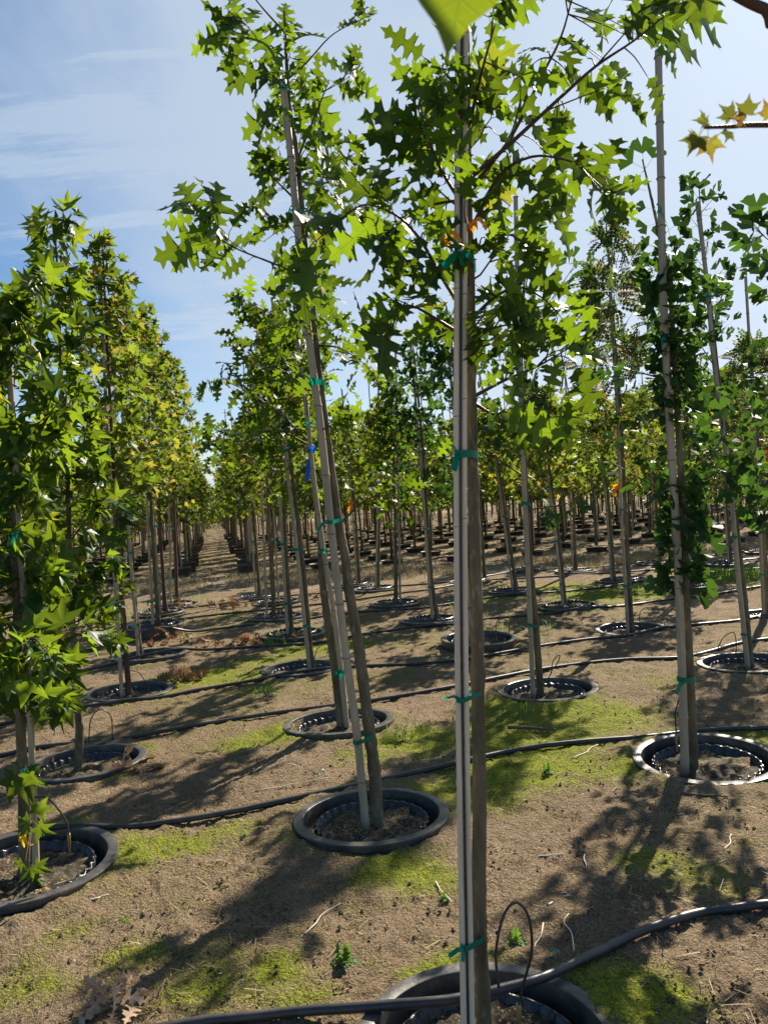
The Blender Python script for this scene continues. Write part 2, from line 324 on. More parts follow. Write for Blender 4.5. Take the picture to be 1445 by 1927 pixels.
# ---------------------------------------------------------------- leaf templates
def sym(half, zfun):
    """half outline [(x,y,m)] on the right side; m = where on the midrib it hangs."""
    V = []; T = []; ms = sorted(set(p[2] for p in half)); mi = {m_: i for i, m_ in enumerate(ms)}
    for m_ in ms: V.append((0, m_))
    for sg in (1, -1):
        b = len(V)
        for x, y, m_ in half: V.append((sg*x, y))
        for i in range(len(half)-1):
            a, c = mi[half[i][2]], mi[half[i+1][2]]
            t1 = (a, b+i, b+i+1); T.append(t1 if sg > 0 else t1[::-1])
            if a != c: t2 = (a, b+i+1, c); T.append(t2 if sg > 0 else t2[::-1])
    V = np.array(V, float); V[:, 0] *= 1.0; return V, T
OAK = [(0, 0, 0), (.05, .03, .03), (.15, .08, .08), (.26, .09, .1), (.20, .14, .12), (.25, .20, .15), (.15, .21, .18), (.095, .25, .22), (.09, .30, .26), (.14, .34, .28), (.23, .34, .29), (.34, .345, .3), (.28, .395, .33), (.37, .45, .36), (.27, .465, .39), (.17, .475, .42),
       (.10, .51, .47), (.085, .565, .51), (.13, .605, .53), (.22, .615, .55), (.34, .645, .57), (.26, .685, .6), (.28, .765, .63), (.17, .755, .67), (.085, .775, .72), (.075, .825, .78), (.13, .865, .8), (.19, .93, .84), (.07, .94, .9), (0, 1.05, 1.0)]
OAKL = [(.0, 0, 0), (.24, .14, .1), (.10, .26, .2), (.38, .38, .35), (.11, .50, .48), (.36, .68, .6), (.09, .77, .75), (.17, .90, .85), (.0, 1.02, 1.0)]
def palm(lobes, sin_r, base=.1, teeth=False):
    V = [(0, 0)]; T = []; th = []
    L = [(-a, l, w_) for a, l, w_ in lobes[::-1] if a > 0]+[(a, l, w_) for a, l, w_ in lobes]
    pts = [(math.radians(-165), base)]
    for i, (a, l, w_) in enumerate(L):
        if i: pts.append((math.radians((L[i-1][0]+a)/2), sin_r*(1 if abs((L[i-1][0]+a)/2) < 60 else .8)))
        A = math.radians(a); W = math.radians(w_)
        pts.append((A-W, l*.60))
        if teeth: pts.append((A-W*.45, l*.66))
        pts.append((A, l))
        if teeth: pts.append((A+W*.45, l*.66))
        pts.append((A+W, l*.60))
    pts.append((math.radians(165), base))
    for a, r in pts: V.append((math.sin(a)*r, math.cos(a)*r))
    for i in range(1, len(pts)): T.append((0, i+1, i))
    return np.array(V, float), T
def fan():
    V = [(0, 0)]; T = []; n = 12
    for i in range(n+1):
        a = math.radians(-62+124*i/n); r = 1*(1+.05*math.cos(i*2.4)); 
        if i == 6: r = .45
        V.append((math.sin(a)*r, math.cos(a)*r))
    for i in range(1, n+1): T.append((0, i+1, i))
    return np.array(V, float), T
def compound(n=5, L=1., lw=.09, ll=.3):
    V = []; T = []
    def lf(bx, by, a, s):
        b = len(V); c, d = math.cos(a), math.sin(a)
        for x, y in ((0, 0), (lw*.8, ll*.3), (lw*.7, ll*.65), (0, ll), (-lw*.7, ll*.65), (-lw*.8, ll*.3)):
            x *= s; y *= s; V.append((bx+x*c+y*d, by-x*d+y*c))
        for i in range(1, 5): T.append((b, b+i, b+i+1))
    for i in range(n):
        y = .15+.85*i/n*L
        for sg in (1, -1): lf(sg*.01, y+.03*(sg > 0), sg*math.radians(62-8*i/n), 1-.3*abs(i/n-.4))
    lf(0, L, 0, .9)
    b = len(V); V += [(-.008, 0), (.008, 0), (.004, L), (-.004, L)]; T += [(b, b+1, b+2), (b, b+2, b+3)]
    return np.array(V, float), T
def shape3(V, T, pet, fold, curl, twist, wave, seed):
    """blade -> 3D with petiole; returns verts, tris, uv"""
    rs = np.random.RandomState(seed); x, y = V[:, 0], V[:, 1]; ph = rs.rand()*6
    z = fold*np.abs(x)-curl*np.maximum(y, 0)**2+wave*np.sin(x*9+ph)*np.cos(y*8+ph*2)*.5+twist*x*y-.3*curl*x*x
    A = np.stack([x, y+pet, z], -1); b = len(A); pw = .012
    A = np.vstack([A, [(-pw, 0, 0), (pw, 0, 0), (pw, pet, 0), (-pw, pet, 0)]]); T = list(T)+[(b, b+1, b+2), (b, b+2, b+3)]
    uv = np.vstack([V, [(.0, 0)]*4])
    return A, np.array(T), uv
def variants(VT, pet, fold, curl, wave, n=5, s0=0, tw=.2):
    V, T = VT; out = []
    for i in range(n):
        rs = np.random.RandomState(s0+i)
        out.append(shape3(V, T, pet, fold*(.3+1.4*rs.rand()), curl*(.1+1.8*rs.rand()), tw*(rs.rand()-.5)*2, wave*(.5+1.5*rs.rand()), s0+i))
    return out
SG = [(0, 1.0, 14), (56, .92, 13), (110, .64, 14)]; MPL = [(0, .80, 20), (52, .74, 19), (105, .5, 16)]
LEAF = {'oak': variants(sym(OAK, None), .13, .22, .36, .05, 9), 'oakl': variants(sym(OAKL, None), .16, .35, .35, .04, 5),
        'sweetgum': variants(palm(SG, .42), .5, .25, .38, .05, 7, 20), 'maple': variants(palm(MPL, .42, .12, True), .55, .2, .35, .08, 5, 30), 'maplel': variants(palm(MPL, .42), .55, .2, .4, .06, 4, 35),
        'ginkgo': variants(fan(), .9, .12, .12, .06, 5, 40), 'pistache': variants(compound(5, 1., .11, .3), .1, .1, .35, .02, 4, 50),
        'blob': variants(palm([(0, .9, 24), (62, .75, 26)], .5), .4, .3, .4, .05, 4, 60)}
def bake_leaves(name, nodes, kind, size, mats, parent, jit=.3, droop=.35, up=.8, seed=0, origin=(0, 0, 0), partname='crown', kinds=None):
    if kind in ('oak', 'ginkgo', 'sweetgum'): up = .45
    """nodes: (pos, axis, size factor) lists"""
    rs = np.random.RandomState(seed); N = len(nodes); pos = np.array([n[0] for n in nodes]); ax = np.array([n[1] for n in nodes]); sf = np.array([n[2] for n in nodes])
    ax = ax/np.linalg.norm(ax, axis=1)[:, None]; ax = ax+rs.randn(N, 3)*jit; ax[:, 2] -= droop*rs.rand(N)*1.5; ax /= np.linalg.norm(ax, axis=1)[:, None]
    nz = rs.randn(N, 3)*.75; nz[:, 2] += up; xx = np.cross(ax, nz); xx /= np.linalg.norm(xx, axis=1)[:, None]+1e-9; nz = np.cross(xx, ax)
    s = size*sf*(.7+.5*rs.rand(N)); var = rs.rand(N); tv = LEAF[kind]; pick = rs.randint(0, len(tv), N)
    Vs, Ts, As, Us = [], [], [], []; off = 0
    for k, (A, T, uv) in enumerate(tv):
        id_ = np.where(pick == k)[0]
        if not len(id_): continue
        n = len(id_); W = (A[None, :, 0:1]*xx[id_][:, None]+A[None, :, 1:2]*ax[id_][:, None]+A[None, :, 2:3]*nz[id_][:, None])*s[id_][:, None, None]+pos[id_][:, None]
        Vs.append(W.reshape(-1, 3)); Ts.append((T[None]+(np.arange(n)*len(A))[:, None, None]).reshape(-1, 3)+off)
        As.append(np.repeat(var[id_], len(A))); Us.append(np.tile(uv, (n, 1))); off += n*len(A)
    V = np.vstack(Vs)-np.array(origin)
    me = mesh_np(name, V, np.vstack(Ts), attrs={'var': np.concatenate(As)}, uv=np.vstack(Us))
    return link(partname, me, mats, parent)

# ---------------------------------------------------------------- tree maker
def one_leaf(kind, var_i, root_p, axis, normal, size, v=.5):
    A, T, uv = LEAF[kind][var_i]; ax = np.array(axis, float); ax /= np.linalg.norm(ax); xx = np.cross(ax, normal); xx /= np.linalg.norm(xx); nz = np.cross(xx, ax)
    return (A[:, 0:1]*xx+A[:, 1:2]*ax+A[:, 2:3]*nz)*size+root_p, T, uv, v
def leaves_join(ls, o, mt, parent, name='crown'):
    Vs, Ts, Us, As, off = [], [], [], [], 0
    for V, T, uv, v in ls: Vs.append(V-o); Ts.append(T+off); Us.append(uv); As += [v]*len(V); off += len(V)
    return link(name, mesh_np(name, np.vstack(Vs), np.vstack(Ts), attrs={'var': As}, uv=np.vstack(Us)), mt, parent)
def interp_path(path, z):
    p = np.asarray(path); zs = p[:, 2]; return np.array([np.interp(z, zs, p[:, i]) for i in range(3)])
def make_tree(label, cat, base, trunk, r0, kind, crown, leaf, extra=(), nb=30, seed=0, bark='bark', group=None, name='tree', prof=None, upang=.7, per=9, tips=4, lmat=None, jit=.3, droop=.35, sub=.5, rtop=.004, partless=False, trunkleaf=0, clump=0, expl=(), ey=0):
    """trunk: 3D points base->top; crown (z0, z1, radius); extra: explicit 3D branch paths"""
    rs = np.random.RandomState(seed); root = empty(name, base, label, cat, group); base = np.array(base, float)
    tr = smooth_path(trunk, 12); n = len(tr); tr[1:-1] += rs.randn(n-2, 3)*np.array([1, 1, 0])*r0*.02
    rad = r0*(1-np.linspace(0, 1, n)**1.1)+rtop; rad[0] *= 1.5; rad[1] *= 1.2; rad *= 1+.018*rs.randn(n)
    for kz in rs.rand(7)*2.2: rad *= 1+.16*np.exp(-((tr[:, 2]-kz)/.022)**2)
    mb = MB(); mb.tube(tr-base, rad, 14); link('trunk', mb.mesh('trunk'), M[bark], root)
    br = MB(); nodes = []; z0, z1, cr = crown
    def leaves_on(pts, t0, cnt, tp, k=1.):
        T = pts[-1]-pts[-2]; L = len(pts)
        for i in range(cnt):
            t = t0+(1-t0)*(i+.5)/cnt; f = t*(L-1); a = int(f); a = min(a, L-2); q = pts[a]+(pts[a+1]-pts[a])*(f-a)
            d = pts[a+1]-pts[a]; d = d/(np.linalg.norm(d)+1e-9); side = np.cross(d, rs.randn(3)); side /= np.linalg.norm(side)+1e-9
            nodes.append((q, side*.9+d*.55, k))
        d = T/(np.linalg.norm(T)+1e-9)
        for i in range(tp):
            side = rs.randn(3); nodes.append((pts[-1], d*.8+side*.5, k*(.75+.3*rs.rand())))
    prof = prof or (lambda t: math.sin(math.pi*min(1, t*.8+.2))**.7)
    for i in range(nb):
        t = (i+rs.rand())/nb; z = z0+(z1-z0)*t; p = interp_path(tr, min(z, tr[-1][2])); ang = i*2.4+rs.rand()*.8
        if clump and vn(np.array([z]), np.array([.3]), 3.2)[0] < .14: continue
        L = cr*prof(t)*(.6+.6*rs.rand())*(1 if not clump else .65+.7*vn(np.array([z]), np.array([.3]), 3.2)[0]); ua = upang*(.7+.6*rs.rand()); 
        d = np.array([math.cos(ang), math.sin(ang), 0]); m_ = 5
        q = np.array([p+d*L*s+np.array([0, 0, 1])*(L*ua*s+L*.35*s*s)+rs.randn(3)*.025*L*(s > 0) for s in np.linspace(0, 1, m_)])
        br.tube(q-base, np.linspace(max(.0035, L*.012), .0016, m_), 5, False); leaves_on(q, .3, per, tips)
        if sub > 0 and L > .15:
            for s_ in range(2):
                j = rs.randint(1, 4); d2 = (q[j+1]-q[j]); d2 /= np.linalg.norm(d2); d2 = d2+rs.randn(3)*.6; d2 /= np.linalg.norm(d2)
                q2 = np.array([q[j]+d2*L*sub*s for s in np.linspace(0, 1, 3)]); br.tube(q2-base, [.002, .0016, .001], 4, False); leaves_on(q2, .3, max(2, per//2), max(1, tips-1))
    for e in extra:
        k = e[1] if isinstance(e, tuple) else {}; pts = smooth_path(e[0] if isinstance(e, tuple) else e, 4)
        L = np.linalg.norm(pts[-1]-pts[0]); br.tube(pts-base, np.linspace(k.get('r', .006), .002, len(pts)), 6, False)
        leaves_on(pts, k.get('t0', .3), k.get('n', 8), k.get('tips', 5), k.get('k', 1.))
        for s_ in range(k.get('sub', 2)):
            j = rs.randint(len(pts)//3, len(pts)-1); d2 = (pts[j]-pts[j-1]); d2 /= np.linalg.norm(d2); d2 = d2+rs.randn(3)*.7; d2 /= np.linalg.norm(d2)
            q2 = np.array([pts[j]+d2*min(.16, L*.4)*s for s in np.linspace(0, 1, 3)]); br.tube(q2-base, [.0025, .002, .0012], 4, False); leaves_on(q2, .4, 2, k.get('stips', 2), k.get('k', 1.))
    for i in range(trunkleaf):
        t = rs.rand(); z = z0+(z1-z0)*t; p = interp_path(tr, min(z, tr[-1][2])); a = rs.rand()*6.28; nodes.append((p, np.array([math.cos(a), math.sin(a), .2]), .9))
    EXL = []
    if expl:
        allp = np.vstack([tr]+[np.asarray(v_).reshape(-1, 3)+base for v_ in br.v]); tv = LEAF[kind]
        for i, e in enumerate(expl):
            a = P(e[0], e[1], ey+rs.uniform(-.1, .1)); b = P(e[2], e[3], a[1]+rs.uniform(-.03, .03)); L = np.linalg.norm(b-a); nrm = np.array([rs.uniform(-.7, .7), -1, rs.uniform(-.3, .9)])
            bright = e[4] if len(e) > 4 else rs.rand()*.6
            if bright > .8: nrm = np.array([.3+rs.uniform(-.2, .2), -1, .3+rs.uniform(-.2, .2)])
            EXL.append(one_leaf(kind, rs.randint(len(tv)), a, b-a, nrm, L/{'ginkgo': 1.75, 'sweetgum': 1.35}.get(kind, .98), bright))
            dd = np.linalg.norm(allp-a, axis=1)+.25*np.maximum(0, allp[:, 2]-a[2]); q = allp[np.argmin(dd)]
            br.tube(smooth_path([q, (q+a)/2+np.array([0, 0, .01]), a+(b-a)*.05], 3)-base, np.linspace(.0026, .0012, 7), 4, False)
    if nb or extra: link('branches', br.mesh('branches'), M['twig'], root)
    bake_leaves('crown', nodes, kind, leaf, lmat or M[{'oakl': 'oak', 'maplel': 'maple', 'blob': 'darktree'}.get(kind, kind)], root, jit, droop, seed=seed+1, origin=base)
    if EXL: leaves_join(EXL, base, lmat or M[{'oakl': 'oak', 'maplel': 'maple'}.get(kind, kind)], root, 'outer_leaves')
    return root
def make_stake(label, pts, r, ties=(), mt='cane', group='bamboo stakes tied to the nursery trees', trunk=None, double=False, tails=True, seed=0, nodes=True, tapes=None):
    rs = np.random.RandomState(seed+77); pts = smooth_path(pts, 8) if len(pts) > 2 else np.array([pts[0]+(pts[1]-pts[0])*t for t in np.linspace(0, 1, 12)])
    base = pts[0].copy(); root = empty('bamboo_stake', base, label, 'stake', group); L = np.linalg.norm(pts[-1]-pts[0])
    offs = [np.array([-r*1.02, 0, 0]), np.array([r*1.02, .003, 0])] if double else [np.zeros(3)]
    for of in offs:
        P_ = []; Rr = []; z = base[2]; nz = .12+rs.rand()*.2
        zs = np.linspace(base[2], pts[-1][2], 60).tolist(); nd = []
        while nodes and nz < pts[-1][2]: nd.append(nz); nz += .26+.12*rs.rand()
        al = sorted(zs+[a+b for a in nd for b in (-.012, -.004, .004, .012)]); al = [a for a in al if base[2] <= a <= pts[-1][2]]
        for a in al:
            P_.append(interp_path(pts, a)+of); near_ = min([abs(a-b) for b in nd] or [1]); Rr.append(r*(1-.15*(a-base[2])/L)*(1.12 if near_ < .006 else (1.0))*(.96+.08*vn(np.array([a]), np.array([seed*3.]), 3)[0]))
        mb = MB(); mb.tube(np.array(P_)-base, Rr, 10); link('cane', mb.mesh('cane'), M['split' if double else mt], root)
        nb_ = MB()
        for a in nd:
            c = interp_path(pts, a)+of; q_ = (.0009, 1.03) if double else (.002, 1.10); nb_.tube(np.array([c+[0, 0, -q_[0]], c+[0, 0, q_[0]]])-base, r*q_[1], 10)
        if nd: link('node_rings', nb_.mesh('node_rings'), M['node'], root)
    if double:
        mb = MB(); q = pts.copy(); q[:, 1] -= r*.80; mb.tube(q-base, r*.30, 6); link('gap_shade_strip', mb.mesh('gap_shade'), M['liner'], root)  # added solid dark strip stands in for shade in the slot between canes
    for i, tz in enumerate(ties):
        c = interp_path(pts, tz); t2 = interp_path(trunk, tz) if trunk is not None else c; mid = (c+t2)/2; a = (t2-c); d = np.linalg.norm(a[:2]); a = a/(d+1e-9) if d > .004 else np.array([1., 0, 0]); b = np.array([-a[1], a[0], 0])
        rx = d/2+(.021 if double else r*1.1+.002); ry = r*1.5+.006; hh = (.024 if tz < 3 else .018)*rs.uniform(.55, 1.25); th = np.linspace(0, 2*math.pi, 25); mb = MB()
        tilt = rs.randn()*.28
        ring = np.array([mid+a*math.cos(x)*rx+b*math.sin(x)*ry+np.array([0, 0, tilt*math.cos(x)*rx]) for x in th]); ring[:, 2] += .002*np.sin(th*3)
        mb.strip(ring-base, hh, np.array([0, 0, 1.]))
        kn = c-a*r*1.2+np.array([0, -r*1.6, 0])
        for s_ in range(2 if tails else 0):
            dr = np.array([-.6+rs.randn()*.5, -.4, -.5+rs.rand()*1.1 if s_ else -.8]); dr /= np.linalg.norm(dr); tl = .015+.06*rs.rand()
            tp = np.array([kn+dr*tl*x+np.array([0, 0, .006*math.sin(x*5)]) for x in np.linspace(0, 1, 6)]); wd = np.cross(dr, rs.randn(3)); wd /= np.linalg.norm(wd)
            mb.strip(tp-base, hh*.8, wd)
        link('tie_tape', mb.mesh('tie_tape'), M[(tapes or {}).get(i, 'green_tape')], root)
    return root
def hz(u, v, y): return P(u, v, y)[2]

# ---------------------------------------------------------------- pot meshes
SEG = 144
def _w(k, r, z, th):
    return r, z
V, Q = lathe([(.388, -.20), (.392, -.034), (.401, -.032), (.403, -.006), (.399, 0), (.357, .002), (.352, -.001), (.349, -.014), (.342, -.10), (.335, -.30)], 96)
mb = MB(); mb.add(V, Q); socket_me = mb.mesh('socket_pot'); socket_me.set_sharp_from_angle(angle=.6); socket_me.materials.append(M['plastic'])
def wv(k, r, z, th):
    s = np.abs(np.sin(th*15)); a = [0, .25, .9, 1, .9, .3][k]; return r+.014*(s-.6)*a, z+(.012*(1-s)*a if k in (2, 3, 4) else 0)
V, Q = lathe([(.245, -.14), (.262, -.09), (.282, -.042), (.289, -.035), (.295, -.044), (.283, -.13)], 180, wv)
mb = MB(); mb.add(V, Q); liner_me = mb.mesh('inner_pot'); liner_me.materials.append(M['liner'])
def discmesh(rm, zf, seg=64, nr=16):
    mb = MB(); prof = [(rm*(1-i/nr)+.001, 0) for i in range(nr+1)]; V, Q = lathe(prof, seg); V[:, 2] = zf(V[:, 0], V[:, 1]); mb.add(V, Q); return mb.mesh('soil')
soil_me = discmesh(.275, lambda x, y: -.062+(vn(x, y, 14)-.5)*.035+(vn(x, y, 40, 4)-.5)*.02+.025*np.exp(-(x*x+y*y)/.006)); soil_me.materials.append(M['soil'])
gap_me = discmesh(.343, lambda x, y: -.11+0*x); gap_me.materials.append(M['liner'])
POTLAB = {
 'P0': 'large sunken black pot at the bottom edge, with the hose lying across it', 'P1': 'sunken black pot holding the leaning oak left of the double stake', 'P2': 'sunken black pot directly behind the leaning oak, trunk crossing its stake',
 'P3': 'sunken black pot with orange pellets around the ginkgo at the right', 'P4': 'sunken black pot with grass tuft and bright moss in front of it', 'P5': 'large black pot with brightly lit rim cut off by the left edge',
 'P6': 'sunken pot of the slim sweetgum, pile of pale dead leaves beside its rim', 'P7': 'sunken pot on the left with dark red dead leaves heaped at its right', 'P8': 'sunken pot right before the leaning pair of trunks, moss behind its hoop', 'P9': 'sunken pot with weedy sprouts before it, second behind the leaning oaks',
 'P10': 'thin ringed pot touching the hose, third behind the leaning oaks', 'P11': 'pot of the tree with reddish brown trunk, centre left', 'P12': 'low pot half hidden by the hose, second on the left aisle side behind the sweetgums', 'P13': 'raised pot with dark side showing on the left aisle side',
 'P14': 'flat pot on the left aisle side with scattered dead leaves behind it', 'P15': 'last pot before the dry grass strip on the left aisle side', 'P16': 'raised pot with brown side showing just behind the double stake', 'P17': 'sunken pot of the leaning ginkgo near the right edge, hoop above it',
 'P18': 'sunken pot on the right at the base of the upright feathery-leaved tree', 'P19': 'sunken pot of the tree leaning over bright mossy ground', 'P20': 'sunken pot left of the double stake with a hoop to its right', 'P21': 'flat sunken pot in the middle with two thin stems in it',
 'P22': 'small looking pot in the middle distance with one pale stake', 'P23': 'pot holding a pale stake leaning left, right of the double stake', 'P24': 'pot half hidden behind the right ginkgo trunk, hose in front', 'P25': 'flat pot behind the bright grass patch on the right',
 'P26': 'pot cut by the right edge just behind the leaning ginkgo', 'P27': 'small distant pot just before the dry grass strip, right of centre', 'P28': 'distant pot hidden behind the double stake', 'P29': 'distant pot on the right near the edge of the grass strip',
 'P30': 'distant pot right of the upright tall stake before the grass strip', 'P32': 'distant pot before the grass strip left of the middle', 'P33': 'farthest pot at the right edge before the far block', 'P34': 'distant flat pot before the grass strip, right of the double stake', 'P35': 'small distant pot left of the reddish trunk by the grass strip',
 'PR': 'pot of the ginkgo standing just outside the right edge', 'Z0': 'pot in the far left row hidden behind the nearest sweetgum', 'Z1': 'pot in the far left row behind the slim sweetgum', 'Z2': 'pot in the far left row, third one back', 'Z3': 'pot in the far left row, fourth one back', 'Z4': 'pot in the far left row, last before the grass'}
POTZ = {}
for i, (k, (u, v, rs_)) in enumerate(POTS.items()):
    x, y = PG[k]; z = gz(x, y)+(.032 if y < 9 else .06)+rs_; rr = random.Random(i*7+1)
    root = empty('nursery_pot', (x, y, z), POTLAB[k], 'plant pot', 'sunken nursery pots'); POTZ[k] = z
    root.rotation_euler = (rr.uniform(-.032, .032), rr.uniform(-.032, .032), rr.random()*6); root.scale = (rr.uniform(.97, 1.02), rr.uniform(.99, 1.04), 1)
    for n_, me in (('socket_pot', socket_me), ('inner_pot', liner_me), ('pot_bottom', gap_me), ('potting_soil', soil_me)):
        o = link(n_, me, None, root)
        if y >= 9 and n_ != 'socket_pot': o.location.z = .055
    if rs_ > .07:
        V, Q = lathe([(.34, -.3), (.385, -.03), (.402, -.012), (.404, -.004)], 72); mb = MB(); mb.add(V, Q); link('pot_wall', mb.mesh('pot_wall'), M['brownpot'], root)
def soilz(k): return POTZ[k]+(-.06 if PG[k][1] < 9 else -.03)

# ---------------------------------------------------------------- individual trees and stakes
def pts(l, y, dy=None):
    return [P(u, v, y+(0 if dy is None else dy[i])) for i, (u, v) in enumerate(l)]
def rooted(l, k, yoff=0):
    """px list whose first point sits on the soil of pot k"""
    g = G(l[0][0], l[0][1], soilz(k)); y = PG[k][1]+yoff; p = [P(u, v, y) for u, v in l]; p[0][2] = soilz(k)-.02
    return p
TREEG = 'staked young trees in the near block'
# --- P0: subject oak
X0 = [(1027,378,1085,455,.95),(1022,285,1150,345,.1),(1130,325,1037,358,.9),(1050,195,1068,280,.9),(1062,200,1035,262,.1),(1108,112,1062,62,.9),(1144,82,1110,-12,.95),(1130,112,1168,186,.95),(1135,110,1206,150,.4),(1215,140,1251,197,.3),(1075,150,1152,190,.2),
(1000,125,975,100,.2),(918,28,950,118,.95),(838,120,775,150,.6),(870,122,915,100,.95),(845,138,786,192,.1),(820,215,860,245,.6),(825,272,760,290,.95),(735,388,636,332,.3),(738,392,714,302,.2),(735,405,630,465,.9),(745,415,708,482,.05),(795,402,822,442,.95),(955,425,932,466,.1),
(910,445,958,492,.4),(960,385,932,432,.95),(985,372,1006,456,.8),(778,578,676,614,.95),(810,617,772,646,.85),(897,488,795,508,.5),(960,497,1056,542,.3),(980,598,1023,654,.1),(893,600,906,690,.0),(1020,598,1046,648,.6),(1052,665,1038,726,.95),(962,690,918,712,.9),(905,750,948,778,.9),
(940,770,962,822,.1),(850,822,830,852,.95),(1080,680,1122,768,.2),(1060,655,1140,668,.7),(1190,75,1322,60,.85),(1195,70,1290,8,.85),(1228,88,1286,112,.95),(1185,72,1172,28,.8),(1190,60,1242,-8,.8),(1230,34,1372,12,.85),(850,330,775,320,.3),(840,345,765,375,.1),(800,440,770,500,.0),(760,470,740,545,.05),
(930,300,1000,330,.1),(930,250,990,290,.05),(960,200,1030,240,.1),(1000,300,1060,345,.1),(890,380,930,420,.1),(840,400,790,440,.1),(850,480,800,540,.1),(900,540,960,570,.1),(920,520,985,545,.3),(870,160,920,205,.1),(860,210,910,250,.05),(880,240,830,275,.1),(1010,215,1075,225,.1),(960,300,930,360,.6),
(1075,10,1058,-20,.7),(1030,100,990,75,.3),(1040,150,1100,135,.8),(940,640,990,660,.3),(830,560,780,600,.7),(770,500,720,530,.6),(1000,640,960,680,.8),(910,600,950,640,.1),(860,430,815,470,.5)]
X1 = [(440,57,367,85,.9),(455,52,428,-12,.8),(462,50,482,6,.5),(455,62,462,102,.9),(465,50,522,112,.9),(535,70,498,45,.4),(534,68,560,30,.7),(534,65,540,8,.8),(540,85,594,48,.2),(633,52,668,40,.3),(583,108,636,108,.85),(580,125,560,80,.8),(575,150,630,230,.95),(570,160,600,190,.95),(520,135,433,146,.2),(515,148,468,166,.1),
(530,198,464,238,.3),(545,205,600,215,.2),(555,250,618,250,.95),(550,235,600,262,.9),(525,280,470,293,.8),(527,275,478,322,.1),(605,282,665,256,.6),(612,305,672,284,.3),(533,357,455,371,.2),(517,362,482,391,.1),(375,408,308,360,.4),(372,410,315,420,.9),(382,408,341,343,.5),(400,440,417,345,.5),(418,448,305,482,.1),
(400,452,326,484,.9),(434,433,463,385,.1),(500,455,433,440,.95),(470,490,418,510,.1),(593,430,624,484,.1),(623,600,653,622,.95),(600,580,648,600,.9),(600,640,622,672,.95),(480,650,443,637,.8),(560,420,620,440,.2),(555,400,520,430,.1),(560,330,610,345,.9),(545,300,500,330,.5),(570,470,520,500,.3),(575,500,620,520,.8),(560,360,610,390,.3),
(590,560,545,600,.2),(585,540,630,570,.9),(540,180,575,205,.2),(535,240,500,262,.2),(590,700,560,740,.4),(550,445,500,480,.2),(548,310,590,300,.9),(600,330,655,320,.8),(620,360,660,400,.3),(540,120,575,140,.2),(530,120,500,135,.3),(560,520,500,530,.6),(560,610,520,640,.7)]
y0 = PG['P0'][1]
t0 = rooted([(914, 1972), (906, 1850), (901, 1700), (902, 1500), (899, 1300), (897, 1150), (893, 1000), (889, 860), (886, 700), (886, 560), (882, 420), (880, 280), (878, 120), (878, -60), (880, -250)], 'P0')
E0 = []
def eb(l, y, d=0, **k): return ([P(u, v, y+d*i/(len(l)-1)) for i, (u, v) in enumerate(l)], k)
E0 += [eb([(890, 330), (960, 270), (1048, 189), (1120, 125), (1190, 78), (1250, 30)], y0, -.25, n=1, tips=2, r=.007, k=1.1, sub=2), eb([(890, 350), (960, 260), (1015, 150), (1055, 70), (1080, -20)], y0, -.1, n=1, tips=2),
       eb([(892, 420), (940, 330), (1000, 295), (1060, 300), (1100, 315)], y0, -.2, n=1, tips=2, sub=2), 
       eb([(880, 600), (830, 520), (790, 450), (745, 405), (690, 385), (655, 400)], y0, -.15, n=1, tips=2, k=1.15, sub=2), eb([(884, 640), (820, 600), (775, 575), (750, 580)], y0, -.1, n=0, tips=2, sub=2, k=1.1),
       eb([(893, 745), (950, 715), (1010, 690), (1070, 655)], y0, .1, n=1, tips=2, sub=2), eb([(893, 760), (930, 780), (950, 770)], y0, 0, n=0, tips=2, sub=1), eb([(888, 600), (930, 560), (975, 540), (1020, 560), (1050, 590)], y0, .1, n=1, tips=2, sub=2),
       eb([(880, 400), (830, 320), (800, 240), (790, 190)], y0, -.1, n=1, tips=2), eb([(880, 250), (905, 140), (930, 50)], y0, -.2, n=0, tips=2), eb([(880, 330), (830, 290), (780, 280)], y0, -.1, n=1, tips=2),
       eb([(880, 200), (840, 140), (800, 110)], y0, .1, n=1, tips=2), eb([(884, 480), (950, 440), (1000, 470)], y0, .15, n=1, tips=2, sub=2),
       eb([(884, 380), (840, 380), (770, 400), (740, 440)], y0, .1, n=1, tips=2, sub=2), eb([(884, 640), (920, 620), (960, 610)], y0, -.1, n=1, tips=2)]
make_tree('nearest young oak with spiky lobed leaves, tied to a double stake in the middle', 'tree', (PG['P0'][0], y0, 0), t0, .0178, 'oak', (hz(886, 690, y0), hz(878, 130, y0), .11), .125, E0, nb=18, seed=3, per=1, tips=2, expl=X0, ey=y0, name='oak_tree', group=TREEG, rtop=.006, sub=.6)
s0 = rooted([(878, 1972), (874, 1600), (868, 1200), (866, 860), (867, 480), (868, 200), (869, 30)], 'P0', -.045)
make_stake('pale double stake with dark slot down its middle, nearest of all', s0, .0102, [hz(870, v, y0) for v in (1762, 1305, 857, 495)], trunk=np.array(t0), double=True, seed=1)
